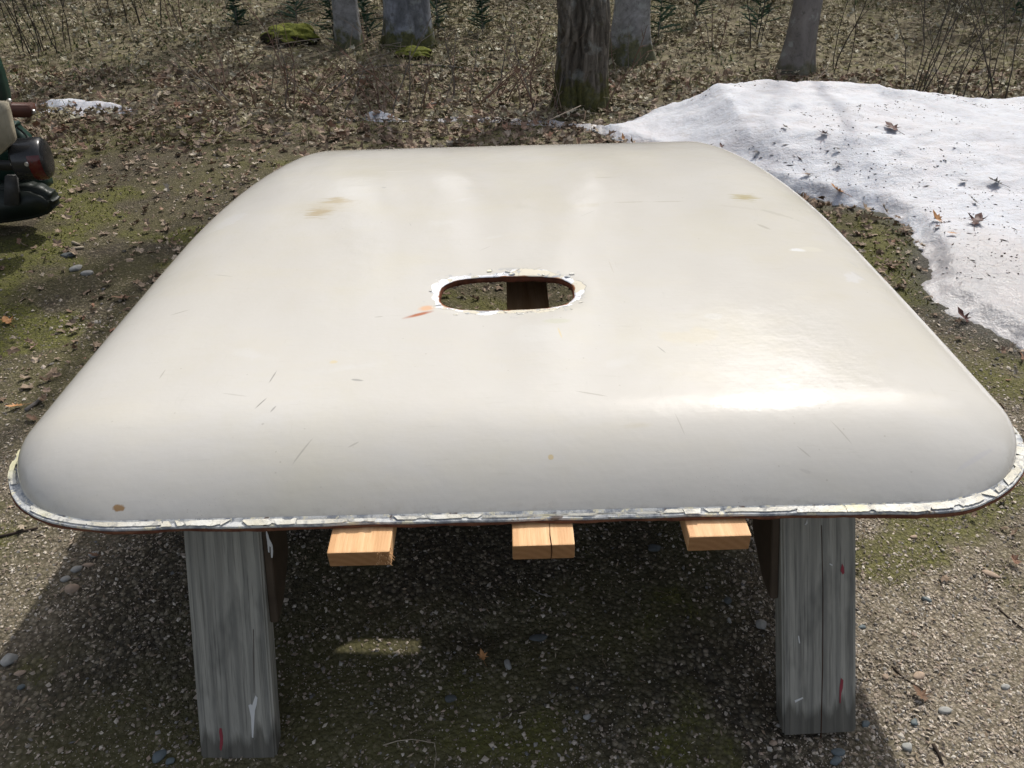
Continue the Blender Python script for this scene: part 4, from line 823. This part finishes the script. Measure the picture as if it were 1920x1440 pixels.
one_leaf(34, 766, .022, 'leaf_orange', 'orange brown curled leaf left of the roof side', 'oak', .8, (.4, .2), 2.2, 'g', 22, group=G2)
one_leaf(64, 790, .020, 'leaf_brown', 'dull brown leaf half hidden by the left side of the roof', 'oak', .8, (.2, .2), 1.2, 'g', 23, group=G2)
one_leaf(232, 562, .030, 'leaf_brown', 'long rusty brown leaf on the gravel by the left side of the roof', 'oak', .4, (.1, .3), 1.7, 'g', 24, group=G2)
one_leaf(905, 1236, .012, 'leaf_orange', 'small pale orange leaf in the shade under the roof', 'maple', .8, (.5, .1), .3, 'g', 25, group=G2)
one_leaf(1757, 397, .018, 'leaf_brown', 'brown leaf at the edge of the bare ground below the snow', 'oak', .5, (.2, .2), 1.6, 'g', 26, group=G2) if False else None
one_leaf(1557, 439, .016, 'leaf_orange', 'ochre leaf on the mossy ground between roof and snow', 'oak', .5, (.1, .2), 1.5, 'g', 27, group=G2)
one_leaf(1805, 603, .030, 'leaf_red', 'dark crimson leaf against the melting edge of the snow', 'maple', 1.0, (.7, .2), .6, 'g', 28, group=G2)
one_leaf(1725, 1310, .018, 'leaf_brown', 'pinkish brown dry leaf on the sunlit gravel at right', 'maple', .5, (.2, .2), .5, 'g', 29, group=G2)
one_leaf(180, 1045, .012, 'leaf_brown', 'small brown leaf among the pale stones left of the sawhorse', 'oak', .6, (.3, .2), 1.5, 'g', 30, group=G2)
one_leaf(300, 158, .05, 'leaf_brown', 'pale upright leaf standing among the brambles near the oval snow patch', 'oak', .7, (.9, .2), .2, 'g', 31, group=G2)
def stone(px, py, a, b, h, mat, label, seed, rz=0., group='loose stones on the drive'):
    bm = bmesh.new(); bmesh.ops.create_icosphere(bm, subdivisions=3, radius=1); r_ = random.Random(seed); pl = [(Vector((r_.gauss(0, 1), r_.gauss(0, 1), r_.gauss(0, .6))).normalized(), r_.uniform(.62, .85)) for _ in range(9)]
    for v in bm.verts:
        for nrm, d in pl:
            k = v.co.dot(nrm) - d
            if k > 0: v.co -= nrm * k * .85
        v.co = Vector((v.co.x * a, v.co.y * b, v.co.z * h))
    me = bpy.data.meshes.new('stone'); bm.to_mesh(me); bm.free(); me.materials.append(M[mat]); [setattr(f, 'use_smooth', True) for f in me.polygons]
    q = at(px, py); o = bpy.data.objects.new('stone', me); COL.objects.link(o); o.location = (q.x, q.y, float(ground_z(q.x, q.y)) + h * .35); o.rotation_euler = (r_.uniform(-.1, .1), r_.uniform(-.1, .1), rz); return tag(o, label, 'stone', group)
ST = [(135, 1106, .017, .013, .009, 'stone_tan', 'square tan stone at the shadow edge left of the sawhorse', .3),
 (122, 1086, .013, .009, .005, 'stone_grey', 'flat pale grey stone just above the square tan stone', .3), (143, 1067, .014, .010, .005, 'stone_grey', 'flat grey stone next above in the row of pale stones', .5), (176, 1040, .013, .009, .006, 'stone_grey', 'rounded pale stone highest in the row left of the sawhorse', .2), (167, 1060, .015, .006, .005, 'stone_tan', 'long brown stone beside the row of pale stones', .1),
 (18, 1240, .018, .014, .010, 'stone_grey', 'pale lumpy stone in the sun at the left edge', .8), (38, 1265, .012, .006, .005, 'stone_tan', 'small brown stone below the pale lumpy stone', .3),
 (40, 1290, .008, .006, .005, 'stone_slate', 'small teal stone in the shade at lower left', .6), (298, 1418, .015, .011, .006, 'stone_slate', 'flat blue slate by the foot of the left sawhorse leg', .9), (320, 1428, .009, .007, .004, 'stone_slate', 'smaller slate touching the flat blue slate', .2),
 (1226, 1028, .018, .011, .008, 'stone_dark', 'dark rounded stone in the shade between the middle and right boards', .1), (1427, 1172, .014, .012, .008, 'stone_grey', 'round grey stone just left of the right sawhorse leg', .4), (1364, 1127, .011, .008, .006, 'stone_dark', 'dark stone up left of the round grey stone', .8),
 (1368, 1163, .004, .007, .004, 'stone_grey', 'tiny pale upright pebble beside the round grey stone', .1), (952, 1248, .008, .012, .006, 'stone_grey', 'pale narrow stone beside the small orange leaf in shade', .4), (1010, 1195, .02, .010, .005, 'stone_dark', 'flat dark stone behind the small orange leaf in shade', .1),
 (1770, 1335, .013, .008, .006, 'stone_grey', 'white oval pebble in the sun at lower right', .1), (1722, 1268, .015, .009, .005, 'stone_tan', 'flat reddish stone beside the dark stick at right', .4), (1714, 1356, .010, .006, .004, 'stone_slate', 'small blue grey pebble below the white oval pebble', .8), (1700, 1402, .012, .009, .006, 'stone_grey', 'round grey pebble right of the two slates', .1),
 (1571, 1411, .015, .008, .005, 'stone_slate', 'oval blue slate in front of the right sawhorse leg', .1), (1566, 1428, .014, .008, .005, 'stone_slate', 'lower of the two slates in front of the right sawhorse leg', .3), (1622, 1358, .010, .007, .005, 'stone_slate', 'blue pebble right of the right sawhorse leg foot', .5),
 (1858, 1077, .019, .009, .005, 'stone_tan', 'flat pinkish stone lying at the right below the roof corner', -.5), (1738, 1125, .013, .006, .005, 'stone_slate', 'thin grey shard on the sunlit gravel right of the leg', -.4), (1660, 1270, .008, .006, .004, 'stone_tan', 'little pinkish pebble between the leg and the reddish stone', 0),
 (1885, 1290, .010, .007, .005, 'stone_grey', 'grey pebble near the lower right edge', .2), (1617, 1176, .010, .005, .004, 'stone_slate', 'pale shard touching the right side of the sawhorse leg', .3), (1712, 1008, .010, .006, .004, 'stone_tan', 'small pale stone under the right end of the roof lip', .2),
 (165, 514, .026, .018, .010, 'stone_grey', 'grey stone on the gravel left of the roof, right one of a pair', .2), (143, 506, .028, .02, .012, 'stone_grey', 'pale grey stone on the gravel left of the roof, left one of a pair', .5), (128, 480, .035, .02, .008, 'stone_dark', 'flat dark stone behind the pair of grey stones', .1),
 (1450, 1395, .008, .006, .004, 'stone_tan', 'tan pebble left of the foot of the right leg', .1), (1100, 1345, .009, .006, .004, 'stone_grey', 'grey pebble in half shade near the bottom middle', .4), (845, 1312, .012, .008, .005, 'stone_dark', 'dark round stone above the bent straw', .2)]
for k, (px, py, a, b, h, mt, lb, rz) in enumerate(ST): stone(px, py, a, b, h, mt, lb, 100 + k, rz)
def stick(pts, r, mat, label, cat='stick', group='sticks lying on the ground', name='stick', h=None):
    W_ = [at(*q[:2], (q[2] if len(q) > 2 else 0)) for q in pts]; b = W_[0].copy(); b.z = float(ground_z(b.x, b.y))
    L = [Vector((q.x, q.y, (float(ground_z(q.x, q.y)) if len(pts[i]) < 3 else q.z) + r)) - b for i, q in enumerate(W_)]; n = len(L)
    V_, F_ = tube_data(L, [r * (1 - .4 * i / n) for i in range(n)], 6); o = mesh_py(name, V_, F_, mat, None, True); o.location = b; return tag(o, label, cat, group)
tw1 = simple('pale_straw', (.42, .36, .27), .7, .3, .3); tw2 = simple('dark_stick', (.06, .045, .035), .85, .2, .4); tw3 = simple('grey_branch', (.24, .22, .20), .85, .2, .4, 30)
stick([(718, 1398), (745, 1390), (772, 1387), (800, 1391), (815, 1394), (818, 1415), (815, 1440)], .0011, tw1, 'thin pale straw bent at a right angle near the bottom of the shade', 'straw')
stick([(941, 1348), (960, 1337), (983, 1327)], .0013, tw2, 'short brown twig in the shade near the bottom middle')
stick([(993, 1104), (1015, 1116), (1035, 1120)], .0018, tw3, 'short grey twig in deep shade under the middle of the roof')
stick([(1672, 1250), (1690, 1270), (1712, 1285), (1730, 1295)], .0018, tw2, 'forked dark stick on the sunlit gravel at lower right')
stick([(1748, 1398), (1758, 1415), (1766, 1435)], .0035, tw2, 'thick dark stick at the bottom right corner')
stick([(1870, 1140), (1890, 1158), (1918, 1180)], .0022, tw2, 'dark curved twig at the right edge in the sun')
stick([(-5, 1010), (30, 1002), (72, 993)], .0035, tw2, 'dark twig poking out under the left corner of the roof')
stick([(50, 772), (68, 758), (88, 742)], .006, tw3, 'short pale bark stick beside the orange brown leaf')
stick([(135, 470), (158, 467)], .006, tw1, 'short white splinter of wood on the gravel at left')
stick([(137, 457), (150, 462)], .006, tw1, 'white splinter just behind the other one on the gravel at left')
stick([(300, 176), (293, 192)], .012, tw1, 'stubby pale stick standing right of the oval snow patch')
stick([(715, 128), (800, 126), (860, 128), (930, 137)], .008, tw3, 'long fallen grey branch in front of the broad trunk', 'branch')
stick([(780, 205), (830, 195), (870, 186)], .010, tw3, 'crooked grey branch on the leaves left of the bark trunk', 'branch')
stick([(1450, 136), (1490, 142), (1540, 148), (1600, 150)], .006, tw3, 'thin fallen branch at the foot of the slender pale trunk', 'branch')
stick([(115, 65), (150, 56)], .012, tw1, 'short bleached stick on the forest floor at upper left')
stick([(203, 42), (212, 58), (218, 72)], .012, tw2, 'short black broken stick leaning in the undergrowth at upper left')
stick([(610, 232), (700, 226), (790, 228)], .004, tw3, 'straight thin stick along the front of the small snow patch')

# ------------------------------------------------------------------ bare shrubs, seedlings, rock, stump
def shrub(px, py, h, n, label, seed, spread=.25, mat=None, lean=0., r=.0042, group='bare leafless shrubs along the wood edge'):
    r_ = random.Random(seed); q = at(px, py); gz = float(ground_z(q.x, q.y)); t = thing('shrub', label, 'shrub', (q.x, q.y, gz), 0, group)
    for k in range(n):
        V_, F_ = [], []; a = r_.uniform(0, 2 * pi); b0 = Vector((math.cos(a) * .05 * r_.random() * 3, math.sin(a) * .1 * r_.random(), 0)); d = Vector((math.cos(a) * spread + lean, math.sin(a) * spread * .6, 1)).normalized(); L = h * r_.uniform(.5, 1.1); pts = [b0]; p_ = b0.copy(); m_ = 9
        for i in range(m_):
            d = (d + Vector((r_.gauss(0, .10), r_.gauss(0, .08), r_.gauss(-.02, .06)))).normalized(); p_ = p_ + d * L / m_; pts.append(p_.copy())
            if i > 1 and r_.random() < .6:
                dd2 = (d + Vector((r_.gauss(0, .6), r_.gauss(0, .5), r_.gauss(.1, .3)))).normalized(); Ls = L * r_.uniform(.12, .35)
                tube_data([p_, p_ + dd2 * Ls * .5, p_ + dd2 * Ls + Vector((0, 0, -.02 * L))], [r * .5, r * .4, r * .2], 3, V_, F_, False)
        rr = r * r_.uniform(.7, 1.3); tube_data(pts, [rr * (1 - .7 * i / m_) for i in range(m_ + 1)], 4, V_, F_, False)
        mesh_py('stem', V_, F_, mat or tw_m[k % 3], t)
    return t
tw_m = [simple('reddish_stem', (.20, .125, .095), .8, .2, .3), simple('tan_stem', (.30, .23, .17), .8, .2, .3), simple('grey_stem', (.19, .17, .15), .8, .2, .3)]
dk = simple('dark_stem', (.07, .06, .05), .8, .2, .3)
shrub(70, 110, 1.3, 7, 'cluster of tall dark upright stems at the upper left', 201, .1, dk, r=.004)
shrub(115, 108, 1.2, 5, 'tall dark stems just right of the leftmost cluster', 202, .1, dk, r=.004)
shrub(215, 70, .8, 4, 'thin dark stems by the black broken stick', 203, .2, dk)
shrub(285, 72, 1., 4, 'two or three slender dark stems left of the upper middle', 204, .1, dk)
shrub(352, 80, .9, 4, 'slender stems leaning over the mossy slope at upper left', 205, .15)
shrub(400, 175, .55, 6, 'low arching reddish brambles above the mossy drive', 206, .9, lean=-.2)
shrub(470, 195, .6, 6, 'tangle of arching canes left of the small snow patch', 207, .8)
shrub(555, 205, .6, 7, 'tall arching tan canes leaning right behind the drive', 208, .6, lean=.3)
shrub(620, 215, .45, 7, 'low grey brown brush just left of the small snow patch', 209, .8)
shrub(735, 212, .6, 7, 'upright reddish stems growing through the small snow patch', 210, .25)
shrub(790, 205, .45, 6, 'fine brush right of the small snow patch', 211, .5)
shrub(885, 190, .5, 7, 'bundle of reddish canes leaning right in the middle', 212, .5, lean=.5)
shrub(930, 185, .45, 5, 'canes crossing each other left of the bark trunk', 213, .5, lean=.3)
shrub(1020, 205, .5, 6, 'thin stems at the left foot of the furrowed trunk', 214, .3)
shrub(1092, 205, .6, 4, 'forked pinkish stem standing right before the furrowed trunk', 215, .25)
shrub(985, 226, .14, 9, 'small tuft of dark red twigs on the grey ice strip', 216, .8, r=.0016)
shrub(1175, 130, .4, 4, 'stems between the grey trunk and the snow bank', 217, .2)
shrub(1425, 100, .9, 3, 'single dark stem left of the slender pale trunk', 218, .06, dk)
shrub(1570, 128, .8, 3, 'dark upright stem right of the slender pale trunk', 219, .08, dk)
shrub(1690, 175, 1., 5, 'spindly saplings rising behind the snow bank', 220, .15, dk)
shrub(1735, 175, .9, 4, 'spindly stems behind the snow, right of the saplings', 221, .15, dk)
shrub(1800, 178, 1., 5, 'stems behind the snow bank nearest the right edge but one', 222, .15, dk)
shrub(1880, 180, .9, 5, 'low dense stems behind the snow at the right edge', 223, .3, dk)
shrub(1340, 100, .6, 5, 'faint brush left of the single dark stem', 224, .3)
def seedling(px, py, h, label, seed):
    r_ = random.Random(seed); q = at(px, py); gz = float(ground_z(q.x, q.y)); t = thing('fir_seedling', label, 'seedling', (q.x, q.y, gz), 0, 'young evergreen seedlings in the woods')
    V_, F_ = tube_data([(0, 0, 0), (0, 0, h)], [.006, .002], 5); mesh_py('stem', V_, F_, tw_m[2], t); V_, F_ = [], []
    for k in range(44):
        z_ = h * (.08 + .9 * k / 44); L = h * .5 * (1 - z_ / h * .8) * r_.uniform(.7, 1.2); a = r_.uniform(0, 2 * pi); d = Vector((math.cos(a), math.sin(a), r_.uniform(-.1, .5)))
        for i in range(16):
            b0 = Vector((0, 0, z_)) + d * L * (i + 1) / 16
            for s_2 in (-1, 1):
                e = (d.cross(Vector((0, 0, 1))) * s_2 + d * .6 + Vector((0, 0, r_.uniform(-.2, .4)))).normalized() * r_.uniform(.012, .024); wv = Vector((0, 0, .004)) + d * .003; n0 = len(V_); V_ += [b0 - wv, b0 + wv, b0 + e]; F_.append((n0, n0 + 1, n0 + 2))
    mesh_py('needles', V_, F_, M['needle'], t); return t
for k, (px, py, h, lb) in enumerate([(628, 88, .40, 'fir seedling left of the slim grey trunk'), (690, 84, .34, 'fir seedling between the slim trunk and the broad bluish trunk'), (560, 60, .36, 'dark fir seedling behind the yellow mossy rock'), (822, 78, .42, 'fir seedling hugging the right side of the broad bluish trunk'), (905, 82, .26, 'pale small fir seedling in the open middle of the woods'),
     (1232, 92, .42, 'bushy fir seedling right of the grey mossy trunk'), (1300, 62, .45, 'dark fir seedling at the top between the grey and the slender trunks'), (1415, 75, .40, 'fir seedling just left of the slender pale trunk'), (450, 70, .26, 'tiny fir seedling left of the yellow mossy rock'), (1890, 60, .5, 'dark fir seedling at the upper right corner')]): seedling(px, py, h, lb, 300 + k)
def lump(name, px, py, sx_, sy_, h, mat, label, cat, seed):
    bm = bmesh.new(); bmesh.ops.create_icosphere(bm, subdivisions=5, radius=1)
    V_ = np.array([v.co[:] for v in bm.verts]); r = 1 + .5 * (fbm(V_[:, 0] * 2 + 5, V_[:, 1] * 2 + V_[:, 2] * 2, seed, 4) - .5)
    for v, k in zip(bm.verts, r): v.co = Vector((v.co.x * sx_ * k, v.co.y * sy_ * k, v.co.z * h * k))
    me = bpy.data.meshes.new(name); bm.to_mesh(me); bm.free(); me.materials.append(mat); [setattr(f, 'use_smooth', True) for f in me.polygons]
    q = at(px, py); o = bpy.data.objects.new(name, me); COL.objects.link(o); o.location = (q.x, q.y, float(ground_z(q.x, q.y)) + h * .3); return tag(o, label, cat)
mr_ = NT('mossy_rock', .9, .2); p = mr_.obj(); nz = mr_.n('ShaderNodeSeparateXYZ', {0: mr_.n('ShaderNodeTexCoord', out=1)}, 2)
mr_.set('Base Color', mr_.mix(mr_.mr(mr_.m1('ADD', nz, mr_.mr(mr_.noise(p, 14, 4), .3, .7, -.4, .4)), .1, .5), (.035, .03, .02), mr_.mix(mr_.mr(mr_.noise(p, 40, 4), .3, .7), (.07, .085, .012), (.19, .20, .035)))); mr_.set('Normal', mr_.bump(mr_.noise(p, 50, 5, .7), .012))
lump('mossy_rock', 548, 90, .20, .14, .10, mr_.m, 'rock capped with bright yellow green moss at the upper left', 'rock', 401)
lump('mossy_rock', 775, 112, .14, .09, .05, mr_.m, 'low mossy mound at the right foot of the broad bluish trunk', 'rock', 402)
lump('stump', 828, 22, .17, .15, .30, simple('rotten_dark_wood', (.035, .028, .02), .9, .1, .4, 20, .01), 'dark rotten stump at the top right of the broad bluish trunk', 'stump', 403)
lump('mossy_rock', 100, 250, .05, .04, .015, mr_.m, 'tiny moss cushion by the tail lamp of the trailer', 'rock', 404) if False else None
